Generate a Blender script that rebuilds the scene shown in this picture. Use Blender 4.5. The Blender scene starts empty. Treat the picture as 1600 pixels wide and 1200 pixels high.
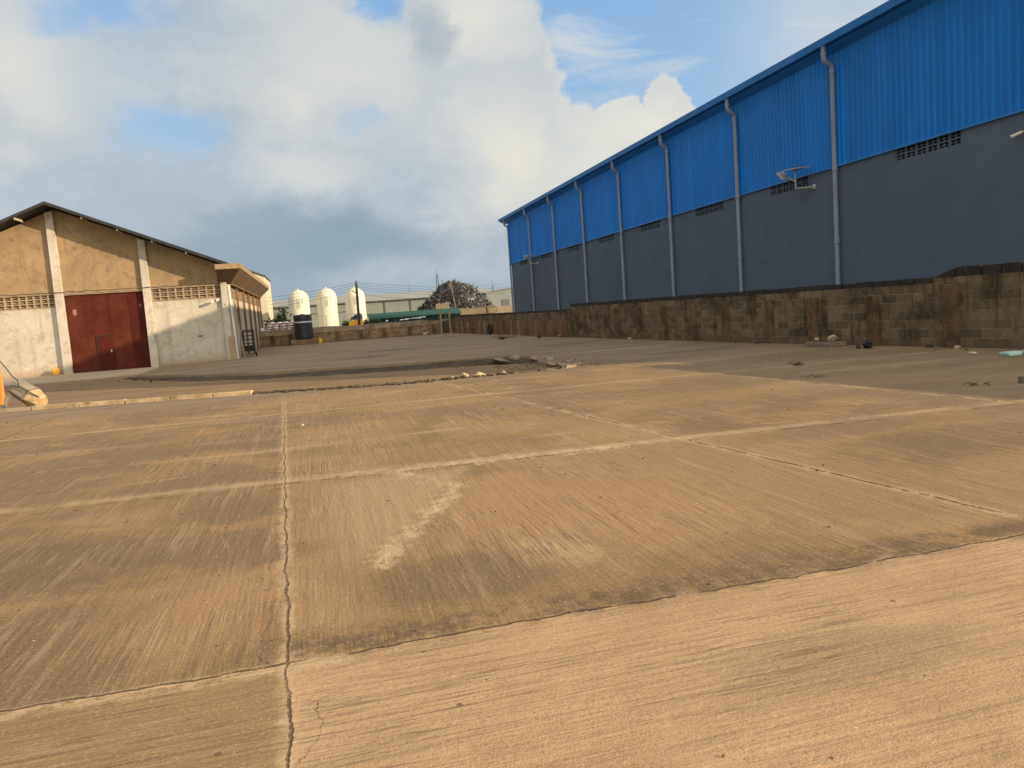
import bpy, bmesh, math, random
from mathutils import Vector, Matrix
rnd = random.Random(7)
S = bpy.context.scene
COL = S.collection
R = math.radians
EXPO = 0.5

# ------------------------------------------------------------------ helpers
class MB:
    """collects shapes, builds them as ONE mesh object"""
    def __init__(s): s.v = []; s.f = []; s.c = None
    def add(s, vs, fs):
        n = len(s.v); s.v += [tuple(p) for p in vs]; s.f += [tuple(i + n for i in f) for f in fs]; return s
    def box(s, x0, x1, y0, y1, z0, z1, M=None):
        vs = [Vector((x, y, z)) for z in (z0, z1) for y in (y0, y1) for x in (x0, x1)]
        if M: vs = [M @ p for p in vs]
        return s.add(vs, [(0, 2, 3, 1), (4, 5, 7, 6), (0, 1, 5, 4), (2, 6, 7, 3), (0, 4, 6, 2), (1, 3, 7, 5)])
    def tube(s, pts, r, n=10, caps=True):
        pts = [Vector(p) for p in pts]; rings = []; up = None
        for i, p in enumerate(pts):
            a = pts[max(i - 1, 0)]; b = pts[min(i + 1, len(pts) - 1)]
            t = (b - a).normalized()
            if up is None:
                up = Vector((0, 0, 1)) if abs(t.z) < .9 else Vector((1, 0, 0))
            u = (up - t * up.dot(t)).normalized(); w = t.cross(u); up = u
            rr = r[i] if isinstance(r, (list, tuple)) else r
            rings.append([p + u * rr * math.cos(2 * math.pi * k / n) + w * rr * math.sin(2 * math.pi * k / n) for k in range(n)])
        vs = [q for ring in rings for q in ring]; fs = []
        for i in range(len(rings) - 1):
            for k in range(n):
                fs.append((i * n + k, i * n + (k + 1) % n, (i + 1) * n + (k + 1) % n, (i + 1) * n + k))
        if caps:
            fs.append(tuple(range(n - 1, -1, -1))); fs.append(tuple((len(rings) - 1) * n + k for k in range(n)))
        return s.add(vs, fs)
    def lathe(s, c, prof, n=24, axis='z'):
        vs = []; fs = []
        for r, h in prof:
            for k in range(n):
                a = 2 * math.pi * k / n
                if axis == 'z': vs.append((c[0] + r * math.cos(a), c[1] + r * math.sin(a), c[2] + h))
                elif axis == 'x': vs.append((c[0] + h, c[1] + r * math.cos(a), c[2] + r * math.sin(a)))
                else: vs.append((c[0] + r * math.sin(a), c[1] + h, c[2] + r * math.cos(a)))
        for i in range(len(prof) - 1):
            for k in range(n):
                fs.append((i * n + k, i * n + (k + 1) % n, (i + 1) * n + (k + 1) % n, (i + 1) * n + k))
        fs.append(tuple(range(n - 1, -1, -1))); fs.append(tuple((len(prof) - 1) * n + k for k in range(n)))
        return s.add(vs, fs)
    def prism(s, poly, d0, d1, axis='y'):
        """poly in the plane across the axis; y: (x,z)  x: (y,z)  z: (x,y)"""
        def p(a, b, d): return {'y': (a, d, b), 'x': (d, a, b), 'z': (a, b, d)}[axis]
        n = len(poly)
        vs = [p(a, b, d0) for a, b in poly] + [p(a, b, d1) for a, b in poly]
        fs = [tuple(range(n)), tuple(range(2 * n - 1, n - 1, -1))] + [(i, i + n, (i + 1) % n + n, (i + 1) % n) for i in range(n)]
        return s.add(vs, fs)
    def rock(s, c, sx, sy, sz, seed=0, flat=.0):
        rr = random.Random(seed); bm = bmesh.new(); bmesh.ops.create_icosphere(bm, subdivisions=2, radius=1)
        pl = [(Vector((rr.gauss(0, 1), rr.gauss(0, 1), rr.gauss(0, 1))).normalized(), rr.uniform(.3, .7)) for _ in range(8)]
        M = Matrix.Rotation(rr.uniform(0, 6.28), 3, 'Z')
        for v in bm.verts:
            for nrm, d in pl:
                e = v.co.dot(nrm)
                if e > d: v.co -= nrm * (e - d)
            v.co = M @ Vector((v.co.x * sx, v.co.y * sy, v.co.z * sz))
        bm.verts.index_update()
        s.add([Vector(c) + v.co for v in bm.verts], [tuple(v.index for v in f.verts) for f in bm.faces]); bm.free(); return s
    def build(s, name, mat, parent=None, smooth=False, bevel=0, colors=None):
        off = Vector((0, 0, 0)); q = parent
        while q: off += q.location; q = q.parent
        me = bpy.data.meshes.new(name)
        me.from_pydata([Vector(p) - off for p in s.v], [], s.f)
        bm = bmesh.new(); bm.from_mesh(me); bmesh.ops.recalc_face_normals(bm, faces=bm.faces[:]); bm.to_mesh(me); bm.free()
        o = bpy.data.objects.new(name, me); COL.objects.link(o)
        me.materials.append(mat)
        if parent: o.parent = parent
        if smooth is True:
            for p in me.polygons: p.use_smooth = True
        elif smooth:
            me.shade_smooth() if hasattr(me, 'shade_smooth') else None
            for p in me.polygons: p.use_smooth = True
            me.set_sharp_from_angle(angle=R(smooth))
        if bevel:
            m = o.modifiers.new('bevel', 'BEVEL'); m.width = bevel; m.segments = 2; m.limit_method = 'ANGLE'
        if colors:
            at = me.color_attributes.new('tint', 'FLOAT_COLOR', 'CORNER'); i = 0
            for p in me.polygons:
                for l in p.loop_indices: at.data[l].color = (*colors[p.index], 1)
        return o

def tag(o, label=None, cat=None, group=None, kind=None):
    if label: o['label'] = label
    if cat: o['category'] = cat
    if group: o['group'] = group
    if kind: o['kind'] = kind
    return o
def thing(name, label, cat, loc=(0, 0, 0), group=None):
    o = bpy.data.objects.new(name, None); COL.objects.link(o); o.location = loc
    o.empty_display_size = .2
    return tag(o, label, cat, group)
def dup(root, loc, rotz=0, label=None, group=None):
    def cp(o, par):
        c = o.copy(); COL.objects.link(c); c.parent = par
        for ch in o.children: cp(ch, c)
        return c
    r = cp(root, None); r.location = loc; r.rotation_euler.z = rotz
    return tag(r, label, None, group)

# ------------------------------------------------------------------ materials
class NT:
    def __init__(s, tree): s.t = tree; s.n = tree.nodes; s.l = tree.links
    def _in(s, sock, v):
        if isinstance(v, bpy.types.NodeSocket): s.l.new(v, sock)
        elif v is not None:
            if hasattr(sock.default_value, '__len__'):
                if isinstance(v, (int, float)): v = (v,) * len(sock.default_value)
                if len(sock.default_value) == 4 and len(v) == 3: v = (*v, 1)
            sock.default_value = v
    def m(s, op, a, b=None, c=None, clamp=False):
        n = s.n.new('ShaderNodeMath'); n.operation = op; n.use_clamp = clamp
        s._in(n.inputs[0], a); s._in(n.inputs[1], b)
        if c is not None: s._in(n.inputs[2], c)
        return n.outputs[0]
    def add(s, a, b): return s.m('ADD', a, b)
    def sub(s, a, b): return s.m('SUBTRACT', a, b)
    def mul(s, a, b): return s.m('MULTIPLY', a, b)
    def max(s, a, b): return s.m('MAXIMUM', a, b)
    def min(s, a, b): return s.m('MINIMUM', a, b)
    def abs(s, a): return s.m('ABSOLUTE', a)
    def pos(s): return s.n.new('ShaderNodeNewGeometry').outputs['Position']
    def obj(s): return s.n.new('ShaderNodeTexCoord').outputs['Object']
    def sep(s, v):
        n = s.n.new('ShaderNodeSeparateXYZ'); s.l.new(v, n.inputs[0]); return n.outputs[0], n.outputs[1], n.outputs[2]
    def comb(s, x, y, z):
        n = s.n.new('ShaderNodeCombineXYZ'); s._in(n.inputs[0], x); s._in(n.inputs[1], y); s._in(n.inputs[2], z); return n.outputs[0]
    def scale(s, v, sc):
        n = s.n.new('ShaderNodeVectorMath'); n.operation = 'MULTIPLY'; s._in(n.inputs[0], v); s._in(n.inputs[1], sc); return n.outputs[0]
    def vadd(s, a, b):
        n = s.n.new('ShaderNodeVectorMath'); n.operation = 'ADD'; s._in(n.inputs[0], a); s._in(n.inputs[1], b); return n.outputs[0]
    def noise(s, v, sc=1, det=4, rough=.55, dist=0):
        n = s.n.new('ShaderNodeTexNoise'); s.l.new(v, n.inputs['Vector'])
        n.inputs['Scale'].default_value = sc; n.inputs['Detail'].default_value = det; n.inputs['Roughness'].default_value = rough; n.inputs['Distortion'].default_value = dist
        return n.outputs['Fac']
    def vor(s, v, sc=1, feat='F1', out='Distance'):
        n = s.n.new('ShaderNodeTexVoronoi'); n.feature = feat; s.l.new(v, n.inputs['Vector']); n.inputs['Scale'].default_value = sc; return n.outputs[out]
    def white(s, v):
        n = s.n.new('ShaderNodeTexWhiteNoise'); n.noise_dimensions = '3D'; s.l.new(v, n.inputs['Vector']); return n.outputs['Value']
    def ss(s, x, a, b, lo=0, hi=1):
        n = s.n.new('ShaderNodeMapRange'); n.interpolation_type = 'SMOOTHSTEP'
        s._in(n.inputs[0], x)
        if a > b: a, b, lo, hi = b, a, hi, lo
        n.inputs[1].default_value = a; n.inputs[2].default_value = b; n.inputs[3].default_value = lo; n.inputs[4].default_value = hi
        return n.outputs[0]
    def mix(s, f, a, b, mode='MIX'):
        n = s.n.new('ShaderNodeMix'); n.data_type = 'RGBA'; n.blend_type = mode
        s._in(n.inputs[0], f); s._in(n.inputs[6], a); s._in(n.inputs[7], b); return n.outputs[2]
    def bump(s, h, dist=.01, st=1, nrm=None):
        n = s.n.new('ShaderNodeBump'); n.inputs['Distance'].default_value = dist; n.inputs['Strength'].default_value = st
        s._in(n.inputs['Height'], h)
        if nrm is not None: s.l.new(nrm, n.inputs['Normal'])
        return n.outputs[0]
def material(name):
    m = bpy.data.materials.new(name); m.use_nodes = True
    t = NT(m.node_tree); b = m.node_tree.nodes['Principled BSDF']
    return m, t, b
def fin(t, b, col, rough=.8, nrm=None, metal=0, spec=.3):
    t._in(b.inputs['Base Color'], col); t._in(b.inputs['Roughness'], rough); t._in(b.inputs['Metallic'], metal)
    b.inputs['Specular IOR Level'].default_value = spec
    if nrm is not None: t.l.new(nrm, b.inputs['Normal'])
def simple(name, col, rough=.7, var=.25, sc=3, metal=0, spec=.3, bump=.003, streak=False, dirt=None):
    m, t, b = material(name); p = t.pos()
    n1 = t.noise(p, sc, 5, .6); n2 = t.noise(p, sc * 9, 3, .6)
    v = t.add(t.mul(n1, .7), t.mul(n2, .3))
    f = t.ss(v, .35, .65)
    c = t.mix(f, tuple(x * (1 - var) for x in col), tuple(min(1, x * (1 + var * .6)) for x in col))
    if streak:
        st = t.noise(t.scale(p, (6, 6, .5)), 1, 4, .6); c = t.mix(t.ss(st, .5, .75, 0, .5), c, tuple(x * .55 for x in col))
    if dirt:
        c = t.mix(t.ss(t.noise(p, sc * 2.3, 6, .7), .52, .7, 0, .8), c, dirt)
    fin(t, b, c, rough, t.bump(n2, bump), metal, spec)
    return m

# --- concrete ground with per-slab tone, joints, cracks and broom texture
def ground_material():
    m, t, b = material('yard_concrete'); P = t.pos(); X, Y, Z = t.sep(P)
    flat = t.comb(X, Y, 0)
    wob = t.noise(flat, 2.6, 6, .62); wob = t.mul(t.sub(wob, .5), .30)
    fine = t.mul(t.sub(t.noise(flat, 22, 4, .75), .5), .03)
    w = t.add(wob, fine)
    wl = t.mul(t.sub(t.noise(flat, .9, 3, .6), .5), .25)
    # joint lines: distance from each
    dD = t.add(t.add(X, t.m('MULTIPLY_ADD', Y, .0385, .13)), t.add(t.mul(wob, .30), t.mul(fine, .9)))
    dA = t.add(t.add(X, t.m('MULTIPLY_ADD', Y, .118, -4.85)), t.mul(w, .35))
    dF = t.add(t.add(X, t.m('MULTIPLY_ADD', Y, .09, -9.05)), t.mul(w, .4))
    dG = t.add(t.add(X, t.m('MULTIPLY_ADD', Y, .03, 4.9)), t.mul(w, .4))
    dB = t.add(t.add(Y, t.m('MULTIPLY_ADD', X, .05, -8.03)), t.mul(w, .45))
    dC = t.add(t.add(Y, t.m('MULTIPLY_ADD', X, .0, -3.7)), t.mul(w, .6))
    dE = t.add(t.add(Y, t.m('MULTIPLY_ADD', X, -.12, -10.95)), t.mul(w, .4))
    dH = t.add(t.add(Y, t.m('MULTIPLY_ADD', X, .02, -14.3)), t.mul(w, .6))
    near = t.ss(t.add(Y, t.mul(wob, 5)), 16.6, 19.2, 1, 0)
    # slab cell ids -> tone
    col = t.add(t.add(t.m('GREATER_THAN', dD, 0), t.m('GREATER_THAN', dA, 0)), t.add(t.m('GREATER_THAN', dF, 0), t.m('GREATER_THAN', dG, 0)))
    row = t.add(t.m('GREATER_THAN', dB, 0), t.add(t.m('GREATER_THAN', dC, 0), t.m('GREATER_THAN', dH, 0)))
    rn = t.white(t.comb(t.add(col, .37), t.add(row, .71), .5))
    big = t.noise(flat, .42, 5, .6, .6); mid = t.noise(flat, 1.7, 6, .65, .4); sm = t.noise(flat, 9, 5, .7)
    grit = t.noise(flat, 90, 3, .8)
    olive = (.315, .212, .092); dolive = (.212, .148, .073); pale = (.60, .455, .26); peach = (.43, .252, .108)
    c = t.mix(t.ss(t.add(t.mul(t.sub(rn, .5), .22), big), .38, .66), dolive, olive)
    c = t.mix(t.ss(t.noise(t.vadd(t.scale(flat, (.7, 1, 1)), (13, 5, 0)), .75, 7, .66, .4), .50, .66, 0, .75), c, (.375, .245, .108))
    def spot(x, y, rx, ry):
        dx = t.mul(t.sub(X, x), 1 / rx); dy = t.mul(t.sub(Y, y), 1 / ry)
        d = t.m('SQRT', t.add(t.mul(dx, dx), t.mul(dy, dy)))
        return t.ss(t.add(d, t.mul(t.sub(t.noise(flat, 2.2, 7, .72), .5), 1.6)), 1.15, .55)
    c = t.mix(t.mul(spot(1.9, 5.8, 1.3, 1.7), .55), c, peach)
    c = t.mix(t.mul(spot(-.75, 4.4, .5, .6), .45), c, peach)
    c = t.mix(t.mul(spot(1.35, 4.7, .35, .35), .55), c, (.56, .39, .20))
    c = t.mix(t.mul(spot(-2.3, 6.0, 1.1, .8), .75), c, (.150, .110, .062))
    c = t.mix(t.mul(spot(.75, 4.5, .7, .55), .7), c, (.165, .120, .062))
    c = t.mix(t.mul(spot(6.2, 6.2, 1.6, .8), .7), c, (.17, .122, .065))
    c = t.mix(t.mul(spot(5.6, 7.4, 1.5, .5), .6), c, (.19, .135, .072))
    c = t.mix(t.mul(spot(3.0, 12.6, 2.6, .9), .5), c, (.20, .14, .075))
    c = t.mix(t.mul(spot(6.4, 12.2, 1.6, .8), .55), c, (.20, .14, .075))
    # front right slab is a warmer tan
    nrow_ = t.m('LESS_THAN', dC, 0)
    nr = t.mul(nrow_, t.m('GREATER_THAN', dD, 0))
    c2 = t.mix(t.ss(mid, .35, .68), (.535, .362, .186), (.455, .302, .152))
    c2 = t.mix(t.ss(t.noise(t.scale(flat, (.5, 2.6, 1)), 1.3, 6, .68), .52, .68, 0, .6), c2, (.37, .255, .125))
    c2 = t.mix(t.mul(spot(2.1, 2.75, .75, .3), .7), c2, (.35, .25, .128))
    c = t.mix(t.mul(nr, .95), c, c2)
    # streaky dusty wear along the brushing
    along = t.noise(t.scale(flat, (9, .55, 1)), 1, 5, .65); across = t.noise(t.scale(flat, (.6, 11, 1)), 1, 5, .65)
    stk = t.mix(nrow_, along, across)
    stv = t.sep(stk)[0]
    lna = t.abs(t.sub(t.noise(t.vadd(t.scale(flat, (13, .42, 1)), (3, 3, 0)), 1, 2.5, .55), .5)); lnc = t.abs(t.sub(t.noise(t.vadd(t.scale(flat, (.45, 15, 1)), (5, 1, 0)), 1, 2.5, .55), .5))
    ln = t.sep(t.mix(nrow_, lna, lnc))[0]; lm = t.ss(t.noise(t.vadd(flat, (17, 2, 0)), .9, 5, .65), .42, .62)
    c = t.mix(t.mul(t.ss(ln, .022, .004, 0, .55), lm), c, (.15, .105, .058))
    c = t.mix(t.mul(t.mul(t.ss(ln, .03, .05), t.ss(ln, .085, .055)), t.mul(lm, .22)), c, pale)
    c = t.mix(t.ss(stv, .55, .72, 0, .26), c, pale)
    c = t.mix(t.ss(stv, .46, .30, 0, .35), c, (.20, .14, .075))
    # faint dusty wind bands across the yard
    wb = t.noise(t.scale(flat, (.22, 1.5, 1)), 1, 5, .6, .8)
    c = t.mix(t.mul(t.ss(wb, .56, .72, 0, .5), t.ss(Y, 6, 10)), c, (.52, .395, .215))
    # far yard: greyer, darker and streaky
    fy = t.ss(t.noise(t.scale(flat, (.22, .8, 1)), 1, 5, .6, .6), .36, .68)
    cf = t.mix(fy, (.215, .160, .10), (.30, .228, .145))
    cf = t.mix(t.ss(t.noise(t.scale(flat, (.5, 1.6, 1)), 1, 5, .65), .60, .72, 0, .8), cf, (.12, .09, .058))
    cf = t.mix(t.ss(t.noise(t.scale(flat, (.35, 2.2, 1)), 1.3, 5, .65), .58, .70, 0, .6), cf, (.37, .29, .19))
    for (x, y, rx, ry, st_) in ((2.0, 33.0, 1.3, .55, .8), (3.4, 38.0, 1.6, .9, .8), (1.2, 41, 1.2, .5, .5), (8.5, 52, 1.2, 1.0, .7), (9.5, 30, 2.2, .7, .5), (10.8, 20.5, 1.6, .4, .5), (11.5, 15.2, 1.8, .4, .45)):
        cf = t.mix(t.mul(spot(x, y, rx, ry), st_), cf, (.10, .074, .046))
    for (x, y, rx, ry) in ((6.5, 31, 2.6, .4), (9.8, 24, 2.0, .35), (10.5, 12.6, 1.8, .35), (4.5, 45, 3, .6), (9.2, 17.2, 1.2, .3)):
        cf = t.mix(t.mul(spot(x, y, rx, ry), .55), cf, (.42, .325, .21))
    c = t.mix(t.max(t.sub(1, near), t.ss(t.add(X, t.mul(wl, 4)), 6.6, 8.4, 0, .75)), c, cf)
    # pale flaked patch on the slab past the long crack: two strokes
    def seg(ax, ay, bx, by):
        L2 = (bx - ax) ** 2 + (by - ay) ** 2
        h = t.m('DIVIDE', t.add(t.mul(t.sub(X, ax), bx - ax), t.mul(t.sub(Y, ay), by - ay)), L2, clamp=True)
        dx = t.sub(t.sub(X, ax), t.mul(h, bx - ax)); dy = t.sub(t.sub(Y, ay), t.mul(h, by - ay))
        return t.m('SQRT', t.add(t.mul(dx, dx), t.mul(dy, dy)))
    sd = t.min(seg(.28, 5.0, 1.15, 7.0), t.min(seg(1.15, 7.0, .7, 7.9), seg(.3, 8.0, 3.4, 7.93)))
    sd = t.add(sd, t.add(t.mul(t.sub(t.noise(t.scale(flat, (1, .6, 1)), 5, 6, .8), .5), 1.3), t.mul(t.sub(mid, .5), .5)))
    c = t.mix(t.mul(t.ss(sd, .18, -.10, 0, .95), t.ss(t.noise(t.scale(flat, (1, .5, 1)), 9, 6, .8), .40, .56, .5, 1)), c, (.64, .49, .275))
    c = t.mix(t.mul(t.ss(t.add(sd, .18), .38, .22), t.ss(t.noise(flat, 7, 5, .8), .5, .6, 0, .6)), c, (.22, .15, .08))
    # smooth worn wedge between the long crack and the flaked stroke
    wedge = t.mul(t.ss(t.sub(t.mul(t.sub(Y, 5.0), .44), t.add(t.sub(X, .28), t.mul(t.sub(t.noise(flat, 3, 6, .7), .5), .5))), -.05, .2), t.mul(t.ss(Y, 4.9, 5.6), t.mul(t.ss(Y, 7.9, 7.6), t.ss(X, -.25, .25))))
    c = t.mix(t.mul(wedge, .6), c, (.45, .33, .175))
    # sandy bands that fill the joints
    def band(d, wdt, st, lo=0.0):
        a = t.abs(d); return t.mul(t.ss(t.add(a, t.mul(t.sub(t.add(t.mul(sm, .5), t.mul(mid, .5)), .5), wdt * 3.2)), wdt, 0, 0, st), t.ss(mid, .30, .55, lo, 1))
    for d, wd, st in ((t.sub(dB, .13), .20, .5), (dA, .12, .5), (dC, .05, .35), (dD, .07, .75), (dE, .06, .4), (t.sub(dH, .1), .16, .45), (dF, .10, .45)):
        c = t.mix(t.mul(band(d, wd, st), near), c, (.62, .46, .255))
    c = t.mix(t.mul(t.mul(t.ss(t.abs(t.sub(dC, .12)), .28, .02, 0, .85), t.ss(t.add(t.mul(sm, .5), t.mul(mid, .5)), .40, .56)), t.m('GREATER_THAN', dD, 0)), c, (.125, .09, .052))
    c = t.mix(t.mul(t.mul(t.ss(t.abs(t.add(dC, .05)), .10, .0, 0, .7), t.ss(sm, .40, .55)), t.m('LESS_THAN', dD, .3)), c, (.62, .46, .25))
    # cracks
    brk = t.noise(flat, 2.3, 4, .7)
    def crack(d, wd): return t.ss(t.abs(d), wd, wd * .35)
    k = t.mul(crack(dD, .0085), t.ss(brk, .34, .50, .45, 1))
    k = t.max(k, t.mul(crack(dC, .012), t.ss(brk, .36, .46)))
    k = t.max(k, t.mul(crack(dA, .02), t.ss(brk, .45, .55)))
    k = t.max(k, t.mul(crack(t.add(dB, .05), .018), t.ss(brk, .47, .56)))
    k = t.max(k, t.mul(crack(dE, .016), t.ss(brk, .40, .50)))
    k = t.max(k, t.mul(crack(dF, .03), t.ss(brk, .46, .54)))
    k = t.max(k, t.mul(crack(dG, .02), t.ss(brk, .40, .50)))
    k = t.mul(k, near)
    # short side cracks near the long joint
    v = t.vor(t.vadd(flat, t.comb(wob, wl, 0)), 2.6, 'DISTANCE_TO_EDGE')
    side = t.mul(t.ss(v, .006, .002, 0, .6), t.mul(t.ss(t.abs(dD), .30, .1), t.ss(brk, .45, .55)))
    k = t.max(k, t.mul(side, near))
    c = t.mix(t.mul(k, .8), c, (.06, .043, .028))
    agg = t.noise(flat, 48, 3, .65); c = t.mix(t.ss(agg, .55, .68, 0, .34), c, (.66, .50, .29)); c = t.mix(t.ss(agg, .45, .34, 0, .42), c, (.18, .125, .066))
    pit = t.vor(flat, 7.3); pm = t.white(t.scale(t.vor(flat, 7.3, 'F1', 'Position'), 1.0)); c = t.mix(t.mul(t.ss(pit, .075, .05, 0, .7), t.m('GREATER_THAN', pm, .82)), c, (.08, .058, .036))
    c = t.mix(t.mul(t.ss(pit, .06, .04, 0, .8), t.m('LESS_THAN', pm, .10)), c, (.72, .62, .45))
    # specks: small dark pits and leaf bits, pale chips
    pv = t.vor(flat, 3.1); c = t.mix(t.ss(pv, .05, .035, 0, .75), c, (.10, .075, .05))
    c = t.mix(t.ss(grit, .38, .30, 0, .35), c, (.16, .12, .07)); c = t.mix(t.ss(grit, .64, .72, 0, .35), c, pale)
    # broom grooves
    gw_ = t.add(t.mul(t.sub(mid, .5), .16), t.mul(t.sub(sm, .5), .06)); wy = t.add(X, t.add(gw_, t.mul(Y, t.mul(t.sub(rn, .5), .3)))); wx = t.add(Y, gw_)
    gco = t.m('ADD', t.mul(nrow_, wx), t.mul(t.sub(1, nrow_), wy))
    g = t.m('SINE', t.mul(gco, 2 * math.pi / .055))
    gm = t.mul(t.ss(t.noise(t.vadd(flat, (5, 3, 0)), 1.1, 5, .7), .47, .68), near)
    gs = t.mul(stv, 1.5)
    h = t.add(t.mul(t.mul(g, gm), .10), t.add(gs, t.add(t.mul(sm, .7), t.mul(grit, .45))))
    h = t.sub(h, t.mul(k, 2.0))
    h = t.add(h, t.mul(t.m('GREATER_THAN', dC, 0), -.5))
    c = t.mix(t.mul(t.ss(g, .1, .9, 0, .16), gm), c, (.21, .155, .09))
    c = t.mix(1.0, c, (.92, .87, .86), 'MULTIPLY')
    fin(t, b, c, t.ss(mid, .3, .7, .75, .95), t.bump(h, .012, 1), 0, .25)
    return m
def dirt_material(name, c1, c2, c3, sc=1.0, bd=.03):
    m, t, b = material(name); P = t.pos()
    n1 = t.noise(t.scale(P, (.45, 1.4, 1)), sc, 6, .65, .5); n2 = t.noise(P, sc * 8, 6, .75); n3 = t.noise(P, sc * 45, 3, .8)
    c = t.mix(t.ss(n1, .35, .65), c1, c2); c = t.mix(t.ss(n2, .52, .68, 0, .7), c, c3)
    c = t.mix(t.ss(n3, .36, .28, 0, .5), c, tuple(x * .5 for x in c1))
    fin(t, b, c, .95, t.bump(t.add(n2, t.mul(n3, .4)), bd), 0, .2)
    return m
def block_material(name, base, alt, dark, axis, bw=.45, bh=.215, moss=(.10, .105, .06), mortar=None):
    m, t, b = material(name); P = t.pos(); X, Y, Z = t.sep(P)
    v = t.comb(Y if axis == 'y' else X, Z, 0)
    v = t.vadd(v, t.scale(t.comb(t.sub(t.noise(P, 3, 3, .6), .5), t.sub(t.noise(t.vadd(P, (9, 9, 9)), 3, 3, .6), .5), 0), .03))
    n = t.n.new('ShaderNodeTexBrick'); t.l.new(v, n.inputs['Vector'])
    n.inputs['Scale'].default_value = 1; n.inputs['Brick Width'].default_value = bw; n.inputs['Row Height'].default_value = bh
    n.inputs['Mortar Size'].default_value = .014; n.inputs['Mortar Smooth'].default_value = .4; n.inputs['Bias'].default_value = 0
    n.inputs['Color1'].default_value = (*base, 1); n.inputs['Color2'].default_value = (*alt, 1); n.inputs['Mortar'].default_value = (*(mortar or tuple(x * 1.25 for x in base)), 1)
    big = t.noise(P, .9, 6, .65, .4); mid = t.noise(P, 4.5, 6, .7); sm = t.noise(P, 30, 4, .7)
    c = t.mix(t.ss(big, .42, .66, 0, .8), n.outputs['Color'], dark)
    c = t.mix(t.ss(mid, .50, .68, 0, .7), c, moss)
    c = t.mix(t.ss(mid, .44, .30, 0, .45), c, tuple(min(1, x * 1.5) for x in base))
    st = t.noise(t.scale(P, (5, 5, .45)), 1, 5, .65); c = t.mix(t.ss(st, .52, .72, 0, .75), c, tuple(x * .5 for x in dark))
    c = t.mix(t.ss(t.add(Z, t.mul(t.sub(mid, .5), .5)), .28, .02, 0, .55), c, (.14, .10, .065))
    h = t.add(t.mul(n.outputs['Fac'], -1.0), t.add(t.mul(mid, 1.0), t.mul(sm, .5)))
    fin(t, b, c, .95, t.bump(h, .02), 0, .2)
    return m
def plaster(name, base, alt, dark, rust=None, zlo=None, crackc=None):
    m, t, b = material(name); P = t.pos(); X, Y, Z = t.sep(P)
    big = t.noise(P, .55, 6, .62, .5); mid = t.noise(P, 2.6, 6, .7, .3); sm = t.noise(P, 18, 4, .7)
    c = t.mix(t.ss(big, .36, .66), base, alt)
    c = t.mix(t.ss(mid, .50, .66, 0, .75), c, dark)
    blo = t.noise(t.vadd(P, (4, 4, 4)), 1.5, 7, .72, 1.2); c = t.mix(t.ss(blo, .54, .66, 0, .4), c, tuple(min(1, x * 1.25) for x in base)); c = t.mix(t.ss(blo, .43, .32, 0, .35), c, dark)
    st = t.noise(t.scale(P, (2.6, 2.6, .22)), 1, 5, .65); c = t.mix(t.ss(st, .52, .74, 0, .5), c, dark)
    c = t.mix(t.ss(sm, .60, .75, 0, .3), c, tuple(x * .8 for x in dark))
    if zlo is not None:
        c = t.mix(t.ss(t.add(Z, t.mul(t.sub(mid, .5), 1.0)), zlo + .55, zlo, 0, .75), c, rust)
    if crackc:
        d = t.add(t.vor(t.vadd(P, t.comb(t.mul(mid, .5), 0, t.mul(big, .8))), .28, 'DISTANCE_TO_EDGE'), 0)
        c = t.mix(t.mul(t.ss(d, .007, .002, 0, .6), t.ss(big, .45, .55)), c, crackc)
    fin(t, b, c, .9, t.bump(t.add(mid, t.mul(sm, .5)), .012), 0, .25)
    return m
def attr_material(name, rough=.6, metal=.0):
    m, t, b = material(name); a = t.n.new('ShaderNodeAttribute'); a.attribute_name = 'tint'
    n = t.noise(t.pos(), 6, 4, .7)
    c = t.mix(t.ss(n, .4, .7, 0, .5), a.outputs['Color'], (.07, .05, .035))
    fin(t, b, c, rough, None, metal, .4); return m
def sheet_material(name, col, var=.12):
    m, t, b = material(name); P = t.pos()
    n = t.noise(t.scale(P, (1, 1, .15)), 1.6, 5, .6); n2 = t.noise(P, .35, 4, .6)
    c = t.mix(t.ss(t.add(t.mul(n, .6), t.mul(n2, .4)), .35, .65), tuple(x * (1 - var) for x in col), tuple(min(1, x * (1 + var)) for x in col))
    c = t.mix(t.ss(t.noise(t.scale(P, (4, 4, .3)), 1, 5, .7), .6, .8, 0, .18), c, (.30, .27, .22))
    X, Y, Z = t.sep(P); idx = t.m('FLOOR', t.mul(Y, 1 / .88)); tone = t.white(t.comb(idx, 2.5, .3))
    c = t.mix(t.mul(t.sub(1, tone), .16), c, tuple(x * .6 for x in col))
    c = t.mix(t.ss(t.abs(t.sub(t.m('FRACT', t.mul(Y, 1 / .88)), .5)), .488, .497, 0, .35), c, tuple(x * .45 for x in col))
    fin(t, b, c, .42, t.bump(t.noise(P, 3, 3, .5), .004), 0, .2); return m

M = {}
M['yard'] = ground_material()
M['road'] = dirt_material('road_dirt', (.27, .178, .098), (.19, .126, .07), (.34, .23, .13), 1.2, .03)
M['earth'] = dirt_material('earth', (.22, .17, .10), (.18, .15, .09), (.26, .2, .12), .3, .05)
M['mud'] = dirt_material('mud', (.07, .05, .031), (.15, .108, .066), (.24, .18, .12), 2.2, .08)
M['pad'] = dirt_material('pad', (.44, .35, .24), (.35, .27, .18), (.52, .43, .31), 1.0, .012)
M['block'] = block_material('concrete_block', (.215, .155, .095), (.10, .076, .048), (.034, .026, .018), 'y', moss=(.085,.08,.04))
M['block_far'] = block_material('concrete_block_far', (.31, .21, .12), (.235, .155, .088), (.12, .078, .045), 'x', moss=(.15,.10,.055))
M['pillar'] = simple('pillar_concrete', (.125, .078, .042), .95, .5, 2.5, dirt=(.055, .034, .02), bump=.012)
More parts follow.
